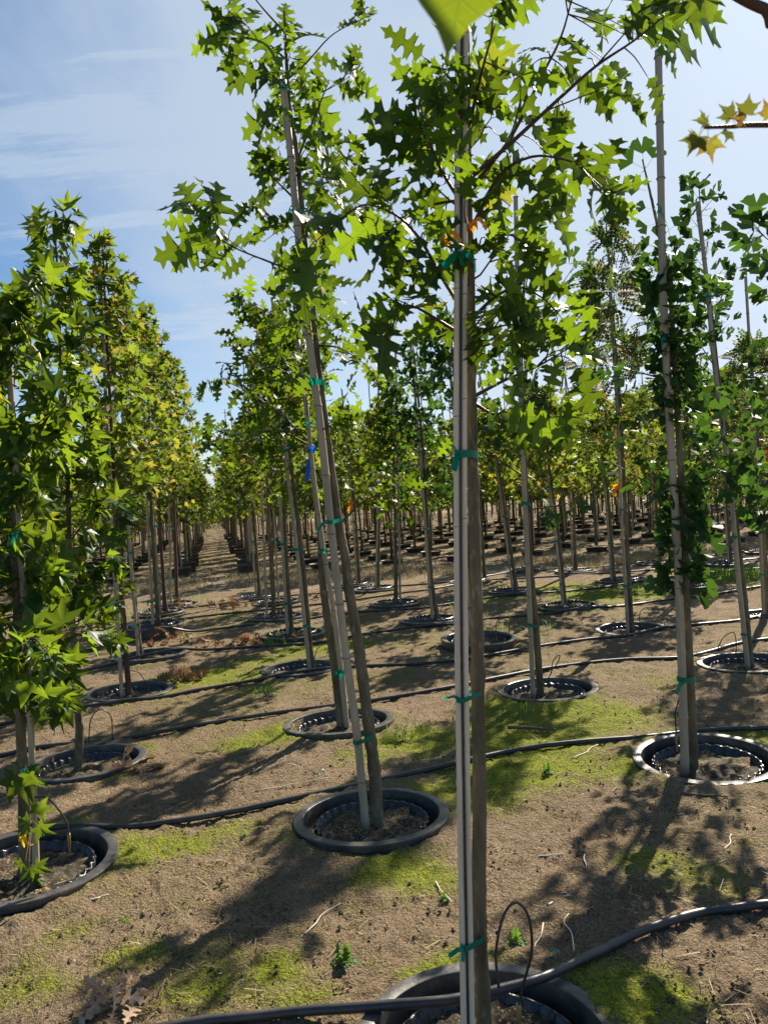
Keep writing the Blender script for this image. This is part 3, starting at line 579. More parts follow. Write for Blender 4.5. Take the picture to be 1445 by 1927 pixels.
# --- P1 leaning oak
y1 = PG['P1'][1]
t1 = rooted([(710, 1542), (704, 1450), (692, 1350), (675, 1220), (655, 1100), (650, 1050), (640, 1000), (622, 870), (600, 700), (590, 600), (576, 480), (560, 300), (545, 200), (538, 90), (535, 20)], 'P1')
E1 = [eb([(575, 520), (500, 490), (440, 465), (400, 435), (370, 400)], y1, -.3, n=1, tips=2, sub=2, k=1.15), eb([(540, 150), (575, 120), (620, 70), (660, 45)], y1, 0, n=0, tips=2, sub=1, k=.8), eb([(536, 110), (500, 80), (440, 65)], y1, -.1, n=1, tips=2, k=1.1),
      eb([(535, 60), (490, 10), (460, -30)], y1, 0, n=0, tips=2), eb([(560, 300), (600, 200), (620, 150)], y1, -.1, n=1, tips=2, k=1.1), eb([(575, 420), (610, 330), (640, 290)], y1, -.1, n=1, tips=2), eb([(580, 500), (630, 430), (650, 400)], y1, -.1, n=1, tips=2),
      eb([(560, 380), (510, 330), (490, 310)], y1, 0, n=1, tips=2), eb([(600, 650), (640, 655), (680, 680)], y1, -.1, n=0, tips=2, k=.8, sub=2), eb([(622, 880), (600, 820), (640, 790)], y1, -.1, n=0, tips=2, k=.8), eb([(640, 985), (690, 940), (760, 915)], y1, -.1, n=0, tips=2, sub=0, k=.9)]
make_tree('tall slim oak leaning left with a crooked trunk, second nearest in the aisle-side row', 'tree', (PG['P1'][0], y1, 0), t1, .026, 'oak', (hz(590, 700, y1), hz(540, 100, y1), .13), .14, E1, nb=24, seed=8, per=1, tips=2, expl=X1, ey=y1, name='oak_tree', group=TREEG, rtop=.006)
s1 = rooted([(688, 1545), (672, 1385), (652, 1240), (626, 1020), (603, 800), (582, 640), (562, 450), (548, 300), (532, 150)], 'P1', -.05)
make_stake('pale bamboo stake leaning left beside the crooked oak trunk', s1, .021, [hz(680, 1385, y1), hz(625, 980, y1), hz(590, 725, y1), hz(565, 400, y1), hz(525, 180, y1)], trunk=np.array(t1), seed=2)
# --- P2
y2 = PG['P2'][1]
t2 = rooted([(644, 1362), (630, 1250), (615, 1150), (608, 1100), (602, 1000), (590, 900), (578, 780), (562, 650), (552, 560)], 'P2')
E2 = [eb([(590, 840), (540, 790), (480, 745), (420, 715)], y2, -.3, n=5, tips=6, sub=5), eb([(588, 840), (520, 810), (450, 830), (400, 820)], y2, 0, n=4, tips=5, sub=4), eb([(575, 720), (520, 690), (480, 650), (450, 660)], y2, -.2, n=5, tips=5, sub=4),
      eb([(565, 620), (510, 590), (460, 570)], y2, -.2, n=4, tips=5, sub=3), eb([(600, 960), (640, 930), (700, 900)], y2, 0, n=1, tips=3, sub=1)]
make_tree('oak tagged with a blue ribbon, just behind the crooked leaning oak', 'tree', (PG['P2'][0], y2, 0), t2, .032, 'oak', (hz(588, 850, y2), hz(552, 560, y2), .40), .14, E2, nb=13, seed=14, per=3, tips=3, name='oak_tree', group=TREEG, rtop=.006)
s2 = rooted([(653, 1362), (642, 1265), (628, 1150), (608, 1030), (590, 900), (578, 780), (560, 640)], 'P2', -.05)
make_stake('grey bamboo stake crossing the trunk that wears the blue ribbon', s2, .02, [hz(640, 1262, y2), hz(605, 1040, y2), hz(580, 800, y2)], trunk=np.array(t2), seed=3)
def ribbon(label, u, v, u2, v2, y, matn, wd=.022):
    a = P(u, v, y); b = P(u2, v2, y); rs = np.random.RandomState(int(u)); q = np.array([a+(b-a)*t+np.array([.006*math.sin(t*9), -.006*math.cos(t*7), 0]) for t in np.linspace(0, 1, 9)])
    mb = MB(); mb.strip(q-a, wd, np.array([math.cos(.4), .4, .1])); th = np.linspace(0, 6.28, 12)
    mb.strip(np.array([[math.cos(x)*wd, math.sin(x)*wd*.9+.02, .01*math.sin(3*x)] for x in th]), wd*1.2, np.array([0, 0, 1.]))
    q2 = np.array([[t*.03, -.02-t*.01, -t*.02+.01*math.sin(t*4)] for t in np.linspace(0, 1, 6)]); mb.strip(q2, wd, np.array([.3, 0, 1.]))
    o = link('marking_ribbon', mb.mesh('ribbon'), M[matn]); o.location = tuple(a); tag(o, label, 'ribbon', 'marking ribbons tied to trunks and stakes'); return o
ribbon('long bright blue ribbon hanging on the trunk behind the crooked oak', 585, 845, 577, 905, y2-.06, 'blue_tape', .03)
ribbon('yellow ribbon tied low on the nearest left trunk', 40, 1577, 60, 1590, PG['P5'][1]-.1, 'yellow_tape', .016)
ribbon('yellow ribbon around the slim sweetgum trunk', 150, 1307, 140, 1312, PG['P6'][1]-.04, 'yellow_tape', .016)
ribbon('orange tag among the leaves left of the double stake', 845, 445, 838, 462, y0-.05, 'orange_tape', .012)
ribbon('orange tag among the leaves right of the double stake', 892, 420, 880, 432, y0-.06, 'orange_tape', .012)
ribbon('orange ribbon on the upright tall stake right of centre', 1160, 915, 1155, 935, PG['P18'][1]-.06, 'orange_tape', .04)
ribbon('orange ribbon on a distant stake left of the double stake', 660, 945, 655, 962, PG['P32'][1]-.06, 'orange_tape', .05)
ribbon('red ribbon at the far right edge', 1443, 850, 1441, 868, PG['P26'][1]-.06, 'red_tape', .05)
ribbon('small red ribbon in the foliage right of centre', 1048, 838, 1044, 845, PG['P27'][1]-.06, 'red_tape', .05)

# --- sweetgums P5, P6
y5 = PG['P5'][1]
t5 = rooted([(47, 1632), (45, 1500), (40, 1380), (34, 1200), (30, 1000), (27, 850), (20, 700), (14, 600)], 'P5')
E5 = [eb([(34, 1250), (60, 1200), (90, 1230)], y5, -.6, n=7, tips=5, k=1.0), eb([(36, 1330), (10, 1260), (-10, 1240)], y5, -.5, n=7, tips=5), eb([(36, 1350), (80, 1330), (110, 1320)], y5, -.1, n=5, tips=4), eb([(46, 1640), (60, 1640), (62, 1645)], y5, -.12, n=0, tips=3, sub=0, k=.7), eb([(46, 1570), (55, 1560), (62, 1545)], y5, -.1, n=0, tips=3, sub=0, k=.9),
      eb([(40, 1480), (30, 1460), (45, 1450)], y5, -.1, n=1, tips=3, sub=0, k=.9)]
make_tree('leafy sweetgum at the left edge with star-shaped leaves down to knee height', 'tree', (PG['P5'][0], y5, 0), t5, .024, 'sweetgum', (hz(38, 1380, y5), hz(10, 560, y5), .27), .10, E5, nb=40, seed=21, per=5, tips=4, name='sweetgum_tree', group=TREEG, prof=lambda t: 1-.35*t, droop=.7, ey=y5-.3, expl=[(45,1210,120,1240,.95),(60,1250,40,1330,.9),(45,1230,-15,1265,.7),(75,1200,50,1140,.9),(90,1215,130,1260,.6),(55,1360,95,1350,.3),(45,1445,10,1512,.1),(48,1440,75,1490,.2),(62,1545,98,1575,.3),(60,1550,35,1538,.5),(55,1620,62,1662,.2),(58,1628,92,1640,.3),(50,1618,28,1635,.1),(70,1290,115,1330,.9),(30,1290,0,1340,.2),(80,1330,130,1290,.4)])
s5 = rooted([(68, 1632), (60, 1400), (50, 1200), (38, 1000), (22, 750), (10, 570)], 'P5', -.05)
make_stake('orange tan bamboo stake at the left edge, its cut top bare above the leaves', s5, .016, [hz(60, 1445, y5), hz(40, 1000, y5)], trunk=np.array(t5), seed=4)
y6 = PG['P6'][1]
t6 = rooted([(147, 1440), (150, 1370), (143, 1300), (138, 1200), (133, 1050), (128, 900), (118, 750), (112, 600), (108, 500), (105, 440)], 'P6')
make_tree('slim sweetgum whose crown rises in a point left of the maple row', 'tree', (PG['P6'][0], y6, 0), t6, .024, 'sweetgum', (hz(138, 1230, y6), hz(105, 425, y6), .27), .112, [eb([(136, 1200), (180, 1180), (215, 1190)], y6, -.2, n=6, tips=4), eb([(132, 1020), (180, 960), (225, 960)], y6, -.2, n=6, tips=4)], nb=40, seed=25, per=5, tips=4, name='sweetgum_tree', group=TREEG, prof=lambda t: 1-.6*t**1.5, droop=.6, rtop=.004)
for k, sd, lab in (('Z0', 31, 'dense sweetgum in the outer left row behind the edge tree'),):
    x, y = PG[k]; tz = [np.array([x, y, 0]), np.array([x-.05, y, 1.5]), np.array([x-.1, y, 3.0])]
    make_tree(lab, 'tree', (x, y, 0), tz, .024, 'sweetgum', (.5, 3.1, .45), .12, nb=45, seed=sd, per=8, tips=5, name='sweetgum_tree', group=TREEG, prof=lambda t: 1-.4*t, droop=.6)

# --- generic near-block trees
GEN = [  # key, stake px list, trunk px list, species, crown v bottom, crown v top, radius, leaf, nb, per, name, label, stake label, seed, bark
 ('P7', [(230, 1312), (215, 1050), (190, 545)], [(244, 1312), (232, 1150), (213, 850), (200, 600), (193, 440)], 'maple', 1010, 440, .42, .10, 62, 7, 'maple_tree', 'tall maple with small yellowing leaves and dark trunk beside the left sweetgums', 'pale stake beside the tall dark maple trunk on the left', 41, 'redbark'),
 ('P12', [(262, 1250), (240, 950), (225, 620)], [(266, 1250), (242, 1000), (232, 760), (228, 560)], 'maple', 960, 560, .45, .10, 52, 7, 'maple_tree', 'maple of the left row just behind the tallest dark maple', 'thin stake of the second maple in the left row', 42, 'bark'),
 ('P13', [(290, 1200), (275, 900), (266, 620)], [(300, 1196), (285, 950), (280, 750), (275, 580)], 'maple', 960, 585, .5, .10, 52, 7, 'maple_tree', 'maple of the left row over the raised pot, with upright shoots at its top', 'stake of the third maple in the left row', 43, 'bark'),
 ('P14', [(303, 1158), (285, 900), (276, 650)], [(312, 1156), (296, 900), (288, 660)], 'maple', 960, 640, .5, .105, 50, 7, 'maple_tree', 'maple of the left row with twin tan stems over the flat pot', 'stake of the fourth maple in the left row', 44, 'redbark'),
 ('P15', [(322, 1143), (318, 900), (312, 690)], [(334, 1142), (326, 900), (318, 690)], 'maple', 950, 670, .6, .11, 50, 7, 'maple_tree', 'last maple of the left row before the dry grass strip', 'last stake of the left row before the dry grass strip', 45, 'redbark'),
 ('P8', [(583, 1260), (560, 1045), (537, 845), (523, 650), (512, 560)], [(588, 1260), (568, 1045), (545, 845), (531, 680)], 'oakl', 960, 620, .5, .12, 40, 7, 'oak_tree', 'oak behind the blue-ribboned one, slim grey trunk leaning left', 'slim pale stake rising from the pot with the hoop, centre left', 46, 'bark'),
 ('P9', [(542, 1204), (533, 1050), (523, 862), (510, 640)], [(550, 1204), (539, 1050), (530, 862), (517, 650)], 'maple', 960, 600, .55, .10, 55, 8, 'maple_tree', 'bushy small-leaved tree behind the oaks, left of centre', 'straight pale stake with sprouts at its foot, left of centre', 47, 'bark'),
 ('P10', [(503, 1166), (494, 960), (487, 740), (484, 600)], [(516, 1166), (505, 960), (494, 740)], 'oakl', 960, 690, .6, .12, 45, 8, 'oak_tree', 'spreading oak on the right side of the aisle, third behind the leaning ones', 'thin stake with dark trunk beside it, facing the aisle', 48, 'bark'),
 ('P11', [(525, 1137), (515, 960), (505, 760)], [(516, 1138), (508, 960), (500, 780)], 'maple', 980, 760, .62, .10, 60, 8, 'maple_tree', 'tree with thick reddish brown trunk facing the aisle', 'tan stake right of the reddish brown trunk', 49, 'redbark'),
 ('P35', [(483, 1128), (470, 960), (455, 800)], [(490, 1128), (476, 960), (462, 820)], 'maple', 985, 790, .62, .10, 55, 8, 'maple_tree', 'aisle-side tree with low yellow green crown by the grass strip', 'stake of the aisle-side tree by the grass strip', 50, 'bark'),
 ('P16', [(886, 1215), (878, 1080), (862, 850), (838, 620)], [(893, 1215), (884, 1080), (866, 850), (850, 660)], 'ginkgo', 800, 610, .45, .075, 26, 7, 'ginkgo_tree', 'ginkgo mostly hidden behind the nearest oak trunk', 'leaning stake in the raised pot behind the double stake', 51, 'bark'),
 ('P20', [(814, 1168), (804, 1050), (790, 850), (772, 640)], [(824, 1168), (811, 1080), (796, 850), (780, 680)], 'ginkgo', 960, 640, .42, .08, 34, 7, 'ginkgo_tree', 'thin ginkgo with sparse fans left of the double stake', 'pale stake leaning left, closest on the left of the double stake', 52, 'bark'),
 ('P21', [(753, 1140), (750, 950), (744, 650)], [(745, 1140), (744, 1000), (738, 800), (735, 700)], 'oakl', 1000, 820, .5, .13, 42, 8, 'oak_tree', 'dark bushy oak with two thin stems in the middle distance', 'straight bare-topped stake in the middle against the sky', 53, 'bark'),
 ('P22', [(707, 1113), (712, 900), (712, 680)], [(711, 1113), (714, 900), (714, 760)], 'maple', 960, 760, .55, .10, 45, 8, 'maple_tree', 'small tree on the pale upright stake left of the middle', 'upright pale stake left of the middle, its top in the sky', 54, 'bark'),
 ('P32', [(672, 1104), (662, 950), (643, 730)], [(677, 1104), (667, 950), (650, 780)], 'maple', 960, 770, .55, .10, 45, 8, 'maple_tree', 'small tree right of the leaning oaks with an orange ribbon', 'stake with the orange ribbon right of the leaning oaks', 55, 'bark'),
 ('P18', [(1181, 1187), (1170, 1000), (1160, 760), (1144, 500)], [(1188, 1187), (1178, 1000), (1166, 760), (1150, 560), (1140, 420)], 'pistache', 900, 420, .5, .19, 34, 8, 'pistache_tree', 'feathery-leaved tree whose small tuft tops the tall stake right of centre', 'tall straight stake topped by a feathery tuft right of centre', 56, 'bark'),
 ('P19', [(1060, 1145), (1046, 1020), (1030, 900), (1000, 760)], [(1063, 1145), (1052, 1020), (1036, 900), (1022, 800)], 'maple', 960, 740, .7, .11, 50, 8, 'maple_tree', 'bushy tree leaning left over the mossy ground right of the double stake', 'leaning stake over the mossy ground right of the double stake', 57, 'bark'),
 ('P23', [(965, 1114), (945, 960), (925, 820), (897, 680)], [(972, 1114), (950, 960), (930, 840)], 'maple', 930, 780, .6, .11, 40, 8, 'maple_tree', 'small tree on the strongly leaning stake right of the double stake', 'strongly leaning pale stake right of the double stake', 58, 'bark'),
 ('P24', [(1300, 1108), (1290, 900), (1285, 700)], [(1307, 1108), (1298, 900), (1290, 760)], 'maple', 960, 700, .7, .11, 50, 8, 'maple_tree', 'bushy tree behind the right ginkgo column', 'stake hidden behind the right ginkgo column', 59, 'bark'),
 ('P25', [(1150, 1094), (1140, 950), (1130, 870)], [(1155, 1094), (1145, 950), (1136, 880)], 'maple', 950, 790, .75, .11, 50, 8, 'maple_tree', 'yellow green tree behind the feathery-leaved one', 'short stake behind the feathery-leaved tree', 60, 'bark'),
 ('P26', [(1436, 1158), (1424, 900), (1402, 520)], [(1445, 1158), (1430, 900), (1412, 640)], 'pistache', 960, 640, .6, .14, 34, 8, 'pistache_tree', 'feathery-leaved tree at the right edge with a bare stake top', 'stake with a bare top in the sky near the right edge', 61, 'bark'),
 ('P27', [(1078, 1078), (1070, 900), (1063, 700)], [(1083, 1078), (1076, 900), (1070, 760)], 'maple', 950, 760, .8, .12, 50, 8, 'maple_tree', 'yellowing tree just before the grass strip right of centre', 'straight stake just before the grass strip right of centre', 62, 'bark'),
 ('P28', [(905, 1095), (895, 900), (885, 760)], [(912, 1095), (900, 900), (890, 790)], 'maple', 950, 780, .7, .12, 50, 8, 'maple_tree', 'tree seen just right of the double stake in the distance', 'distant stake just right of the double stake', 63, 'bark'),
 ('P29', [(1370, 1063), (1358, 900), (1340, 740)], [(1375, 1063), (1362, 900), (1350, 780)], 'pistache', 960, 740, .9, .16, 45, 8, 'pistache_tree', 'feathery-leaved tree behind the leaning ginkgo at the right', 'distant stake behind the leaning ginkgo at the right', 64, 'bark'),
 ('P30', [(1237, 1062), (1225, 900), (1212, 770)], [(1242, 1062), (1230, 900), (1220, 800)], 'maple', 950, 760, .8, .12, 50, 8, 'maple_tree', 'green tree just left of the ginkgo column in the distance', 'distant stake just left of the ginkgo column', 65, 'bark'),
 ('P34', [(995, 1073), (985, 900), (975, 760)], [(1000, 1073), (990, 900), (982, 790)], 'maple', 950, 780, .75, .12, 50, 8, 'maple_tree', 'distant tree behind the stake of the grass-tufted pot', 'distant stake behind the grass-tufted pot', 66, 'bark'),
 ('P33', [(1440, 1040), (1425, 900), (1375, 700)], [(1445, 1040), (1430, 900), (1400, 760)], 'maple', 950, 740, .9, .12, 50, 8, 'maple_tree', 'distant tree at the right edge behind the pot before the far block', 'distant stake at the right edge', 67, 'bark'),
]
import zlib
for (k, sp, tp, kind, vb, vt, cr, lf, nb, per, nm, lab, slab, sd, bk) in GEN:
    y = PG[k][1]; T_ = rooted(tp, k); um = tp[-1][0]; top = max(hz(um, vt, y), T_[-1][2])
    if T_[-1][2] < top-.1: T_.append(T_[-1]+(T_[-1]-T_[-2])/np.linalg.norm(T_[-1]-T_[-2])*(top-.05-T_[-1][2]))
    z0 = hz(um, vb, y)
    make_tree(lab, 'tree', (PG[k][0], y, 0), T_, .017+.0012*y*.6, kind, (z0, top, cr), lf*1.08, nb=int(nb*.74), seed=sd, per=per-1, tips=4, name=nm, group=TREEG, bark=bk, rtop=.005, prof=lambda t: math.sin(math.pi*min(1, t*.75+.25))**.8*(1-.35*t), trunkleaf=10, upang=.8)
    S_ = rooted(sp, k, -.05); ln = len(S_)
    make_stake(slab, S_, .019, [hz(sp[0][0], sp[0][1]-f*(sp[0][1]-sp[-1][1]), y) for f in (.12, .33, .6)], trunk=np.array(T_), seed=sd, nodes=y < 11, tails=y < 11)

# --- ginkgos P3, P4, P17, PR
y3 = PG['P3'][1]
t3 = rooted([(1304, 1446), (1299, 1300), (1290, 1120), (1284, 950), (1275, 800), (1266, 640), (1258, 520), (1240, 440), (1222, 360), (1208, 300)], 'P3')
E3 = [eb([(1285, 930), (1330, 900), (1375, 870)], y3, -.1, n=8, tips=5), eb([(1290, 1000), (1250, 930), (1150, 870)], y3, .2, n=5, tips=3, sub=2), eb([(1286, 900), (1340, 850), (1400, 770)], y3, .2, n=7, tips=4), eb([(1272, 700), (1310, 620), (1340, 560)], y3, .1, n=7, tips=4), eb([(1270, 720), (1200, 700), (1150, 690)], y3, .2, n=6, tips=4)]
make_tree('columnar ginkgo at the right with fan leaves packed along its trunk', 'tree', (PG['P3'][0], y3, 0), t3, .022, 'ginkgo', (hz(1288, 1130, y3), hz(1262, 480, y3), .085), .07, E3, nb=78, seed=71, per=3, tips=4, name='ginkgo_tree', group=TREEG, rtop=.004, sub=0, prof=lambda t: 1., upang=.5, trunkleaf=80, clump=1, ey=y3, expl=[(1212,318,1205,262,.3),(1212,318,1170,296,.2),(1214,318,1238,280,.3),(1208,325,1186,340,.3),(1222,360,1185,352,.2),(1232,395,1198,388,.2),(1236,420,1200,430,.2),(1250,440,1285,412,.1)])
s3 = rooted([(1288, 1450), (1282, 1250), (1272, 1000), (1258, 780), (1247, 540), (1242, 300), (1238, 95)], 'P3', -.06)
make_stake('tallest bamboo stake at the right, bare against the sky above the ginkgo', s3, .024, [hz(1285, 1275, y3), hz(1250, 640, y3), hz(1241, 440, y3)], trunk=np.array([p for p in t3[:7]]), seed=72)
y4 = PG['P4'][1]
t4 = rooted([(1016, 1300), (1008, 1180), (996, 1050), (988, 900), (984, 780), (980, 640), (985, 540), (1000, 470)], 'P4')
E4 = [eb([(985, 640), (1040, 560), (1080, 500)], y4, -.1, n=4, tips=4), eb([(985, 560), (1000, 480), (1010, 440)], y4, 0, n=4, tips=3), eb([(988, 760), (1050, 700), (1070, 640)], y4, 0, n=5, tips=4), eb([(990, 960), (1060, 950), (1040, 955)], y4, 0, n=4, tips=4), eb([(988, 900), (930, 860), (900, 850)], y4, .1, n=3, tips=4)]
make_tree('ginkgo with few long twigs, right behind the nearest oak crown', 'tree', (PG['P4'][0], y4, 0), t4, .026, 'ginkgo', (hz(990, 900, y4), hz(984, 560, y4), .26), .07, E4, nb=9, seed=75, per=6, tips=4, name='ginkgo_tree', group=TREEG, rtop=.004)
s4 = rooted([(1003, 1312), (992, 1050), (983, 850), (975, 600), (970, 370)], 'P4', -.05)
make_stake('tall pale stake in the pot with the grass tuft, right of the double stake', s4, .021, [hz(998, 1178, y4), hz(988, 950, y4), hz(984, 775, y4)], trunk=np.array(t4), seed=76)
y17 = PG['P17'][1]
t17 = rooted([(1412, 1256), (1402, 1150), (1388, 1020), (1374, 900), (1352, 720), (1335, 560), (1322, 450), (1314, 350)], 'P17')
E17 = [eb([(1385, 1000), (1420, 980), (1460, 960)], y17, -.4, n=9, tips=5, sub=4), eb([(1350, 700), (1310, 640), (1270, 600)], y17, 0, n=8, tips=4), eb([(1340, 620), (1370, 520), (1400, 500)], y17, 0, n=6, tips=4), eb([(1376, 900), (1320, 880), (1280, 900)], y17, 0, n=6, tips=4), eb([(1360, 760), (1410, 700), (1440, 660)], y17, 0, n=7, tips=4)]
make_tree('leaning ginkgo near the right edge with fans at its very tip', 'tree', (PG['P17'][0], y17, 0), t17, .026, 'ginkgo', (hz(1384, 980, y17), hz(1314, 350, y17), .30), .075, E17, nb=26, seed=81, per=4, tips=4, name='ginkgo_tree', group=TREEG, rtop=.004, prof=lambda t: 1-.75*t, ey=y17, expl=[(1315,375,1290,342,.3),(1315,375,1318,338,.3),(1316,376,1347,368,.4),(1314,385,1283,372,.2),(1314,390,1282,408,.1),(1320,405,1348,408,.2),(1318,420,1285,440,.2),(1325,440,1350,425,.2),(1345,520,1375,495,.4),(1345,520,1378,520,.3),(1340,530,1362,548,.2)])
s17 = rooted([(1407, 1262), (1385, 1050), (1372, 900), (1345, 700), (1328, 520), (1311, 380)], 'P17', -.05)
make_stake('strongly leaning stake with tape tie near the right edge', s17, .022, [hz(1400, 1195, y17), hz(1388, 1010, y17), hz(1330, 560, y17)], trunk=np.array(t17), seed=82)
x, yr = PG['PR']; tr_ = [np.array([x, yr, -.06]), np.array([x, yr, 1.5]), np.array([x-.05, yr, 3.2]), np.array([x-.08, yr, 3.7])]
ER = [eb([(1560, 560), (1500, 490), (1450, 455), (1425, 435)], yr, -.3, n=5, tips=7, k=1.3, sub=1), eb([(1560, 650), (1500, 560), (1460, 530)], yr, -.3, n=7, tips=5, k=1.3), eb([(1560, 1100), (1480, 1000), (1425, 955)], yr, -.1, n=9, tips=6, k=1.2), eb([(1560, 850), (1500, 780), (1440, 750)], yr, 0, n=8, tips=5), eb([(1560, 980), (1480, 930), (1430, 900)], yr, 0, n=8, tips=5)]
make_tree('ginkgo mostly outside the right edge, its fan leaves hanging into the picture', 'tree', (x, yr, 0), tr_, .024, 'ginkgo', (.9, 3.7, .25), .075, ER, nb=10, seed=91, per=5, tips=4, name='ginkgo_tree', group=TREEG, ey=yr-.25, expl=[(1416,426,1362,437,.3),(1416,424,1378,386,.3),(1418,424,1424,368,.4),(1420,428,1458,422,.3),(1418,430,1412,472,.2),(1418,428,1390,452,.1),(1450,490,1403,505,.3),(1455,560,1415,555,.1),(1450,600,1436,600,.2)])
make_stake('stake of the ginkgo outside the right edge', [np.array([x-.06, yr-.05, -.06]), np.array([x-.15, yr-.05, 4.1])], .02, [1.0, 2.5], seed=92)

# --- tree beside the photographer: twigs reach into the top of the frame
bx, by = 1.05, .95
tb = [np.array([bx, by, 0]), np.array([bx+.01, by, 1.2]), np.array([bx, by+.02, 2.4]), np.array([bx-.02, by, 3.2])]
def sp_(l): return [P(u, v, y) for u, v, y in l]
nroot = empty('maple_tree', (bx, by, 0), 'tree beside the camera, only blurred twigs and one big hanging leaf in view', 'tree')
mb = MB(); mb.tube(smooth_path(tb)-np.array([bx, by, 0]), np.linspace(.022, .010, 19), 10); link('trunk', mb.mesh('trunk'), M['bark'], nroot)
brm = MB(); o_ = np.array([bx, by, 0])
b1 = smooth_path([tb[1]+(tb[2]-tb[1])*.6, np.array([.85, .98, 2.07])]+sp_([(1445, 235, 1.05), (1380, 238, 1.04), (1325, 240, 1.03)]), 4); brm.tube(b1-o_, np.linspace(.006, .0022, len(b1)), 6)
b2 = smooth_path([tb[2]+[0, 0, .3], np.array([.8, 1.1, 2.5])]+sp_([(1480, 35, 1.2), (1440, 18, 1.2), (1390, -5, 1.2), (1300, -60, 1.2)]), 4); brm.tube(b2-o_, np.linspace(.012, .007, len(b2)), 6)
b3 = smooth_path([b2[-1]]+sp_([(1100, -140, .95), (950, -110, .75), (890, -60, .6)]), 4); brm.tube(b3-o_, np.linspace(.007, .002, len(b3)), 6)
link('branches', brm.mesh('branches'), M['twig'], nroot)
# big smooth-edged leaf tip hanging at the top
BIG = variants(sym([(0, 0, 0), (.3, .02, .1), (.42, .2, .25), (.40, .42, .45), (.27, .60, .62), (.13, .76, .78), (.05, .9, .9), (0, 1, 1)], None), .2, .18, .1, .015, 1, 90, .05)
LEAF['big'] = BIG
pr_ = P(905, -150, .55); tipp = P(838, 95, .52)
big = one_leaf('big', 0, pr_, tipp-pr_, (-.25, -1, .35), np.linalg.norm(tipp-pr_)/1.2, .35)
leaves_join([big], o_, M['bigleaf'], nroot, 'hanging_leaf')
ls = []
for (u, v, u2, v2, s, vi, vv) in [(1325, 240, 1290, 295, .045, 0, .5), (1330, 242, 1340, 305, .042, 1, .98), (1345, 238, 1310, 225, .035, 2, .8), (1370, 236, 1368, 262, .028, 3, .5), (1385, 236, 1365, 205, .035, 4, .3), (1400, 236, 1405, 205, .036, 0, .3), (1410, 234, 1390, 222, .03, 1, .92), (1455, 235, 1442, 200, .035, 2, .92), (1320, 240, 1302, 282, .04, 3, .86)]:
    a = P(u, v, 1.04); b = P(u2, v2, 1.03); ls.append(one_leaf('maple', vi, a, b-a, (.5*math.sin(u), -1, .4*math.cos(v)), s*.8, vv))
leaves_join(ls, o_, M['autumn'], nroot)
ls = []
for (u, v, u2, v2, s, vi) in [(1330, -30, 1260, -5, .12, 0), (1350, -20, 1290, 20, .11, 1), (1300, -60, 1330, 10, .10, 2)]:
    a = P(u, v, 1.2); b = P(u2, v2, 1.15); ls.append(one_leaf('maple', vi, a, b-a, (.3, -1, .3), s*.6, .5))
leaves_join(ls, o_, M['maple'], nroot, 'upper_leaves')

# ---------------------------------------------------------------- hoses
HOSES = [
 ([(150, 1965), (350, 1926), (420, 1915), (560, 1902), (700, 1893), (800, 1886), (860, 1880), (940, 1862), (1020, 1838), (1120, 1795), (1200, 1755), (1300, 1718), (1380, 1705), (1445, 1697), (1560, 1690)], 'thick black irrigation hose lying over the nearest pot', {4: .055, 5: .075, 6: .075, 7: .075, 8: .07, 9: .03}),
 ([(-60, 1592), (0, 1585), (170, 1566), (300, 1548), (430, 1525), (560, 1500), (700, 1472), (800, 1448), (900, 1425), (1000, 1406), (1100, 1396), (1220, 1388), (1330, 1376), (1445, 1370), (1560, 1362)], 'black irrigation hose running just behind the leaning oak pot', {}),
 ([(-60, 1426), (0, 1420), (80, 1404), (210, 1391), (330, 1370), (480, 1347), (600, 1331), (720, 1315), (860, 1290), (1027, 1256), (1163, 1241), (1274, 1237), (1332, 1226), (1385, 1212), (1445, 1202), (1540, 1195)], 'black hose passing behind the pot with the crossing trunk and stake', {}),
 ([(-40, 1372), (104, 1339), (156, 1330), (242, 1320), (311, 1310), (381, 1297), (500, 1279), (594, 1266), (684, 1256), (780, 1249), (884, 1237), (1015, 1215), (1113, 1202), (1190, 1196), (1250, 1183), (1303, 1176), (1385, 1170), (1445, 1163), (1540, 1156)], 'black hose running along the front of the pot with the red leaf heap', {}),
 ([(100, 1275), (242, 1250), (277, 1243), (329, 1233), (381, 1226), (469, 1219), (566, 1213), (621, 1207), (684, 1195), (746, 1186), (857, 1176), (912, 1164), (990, 1158), (1080, 1151), (1138, 1144), (1208, 1136), (1262, 1129), (1344, 1118), (1445, 1102), (1540, 1095)], 'black hose crossing midway, passing the leaning mossy-ground tree', {}),
 ([(120, 1232), (256, 1207), (311, 1200), (377, 1188), (464, 1178), (538, 1172), (594, 1162), (656, 1155), (711, 1151), (798, 1144), (912, 1127), (1015, 1117), (1113, 1107), (1188, 1099), (1262, 1087), (1344, 1076), (1445, 1067), (1540, 1062)], 'thin looking black hose, third before the dry grass strip', {}),
 ([(150, 1195), (311, 1170), (400, 1158), (469, 1150), (566, 1140), (663, 1130), (746, 1119), (815, 1110), (912, 1094), (1015, 1086), (1146, 1078), (1262, 1069), (1380, 1056), (1520, 1046)], 'thin looking black hose, second before the dry grass strip', {}),
 ([(250, 1160), (400, 1141), (566, 1120), (656, 1111), (746, 1103), (850, 1094), (980, 1076), (1100, 1068), (1250, 1052), (1400, 1042)], 'farthest black hose, along the near side of the dry grass strip', {})]
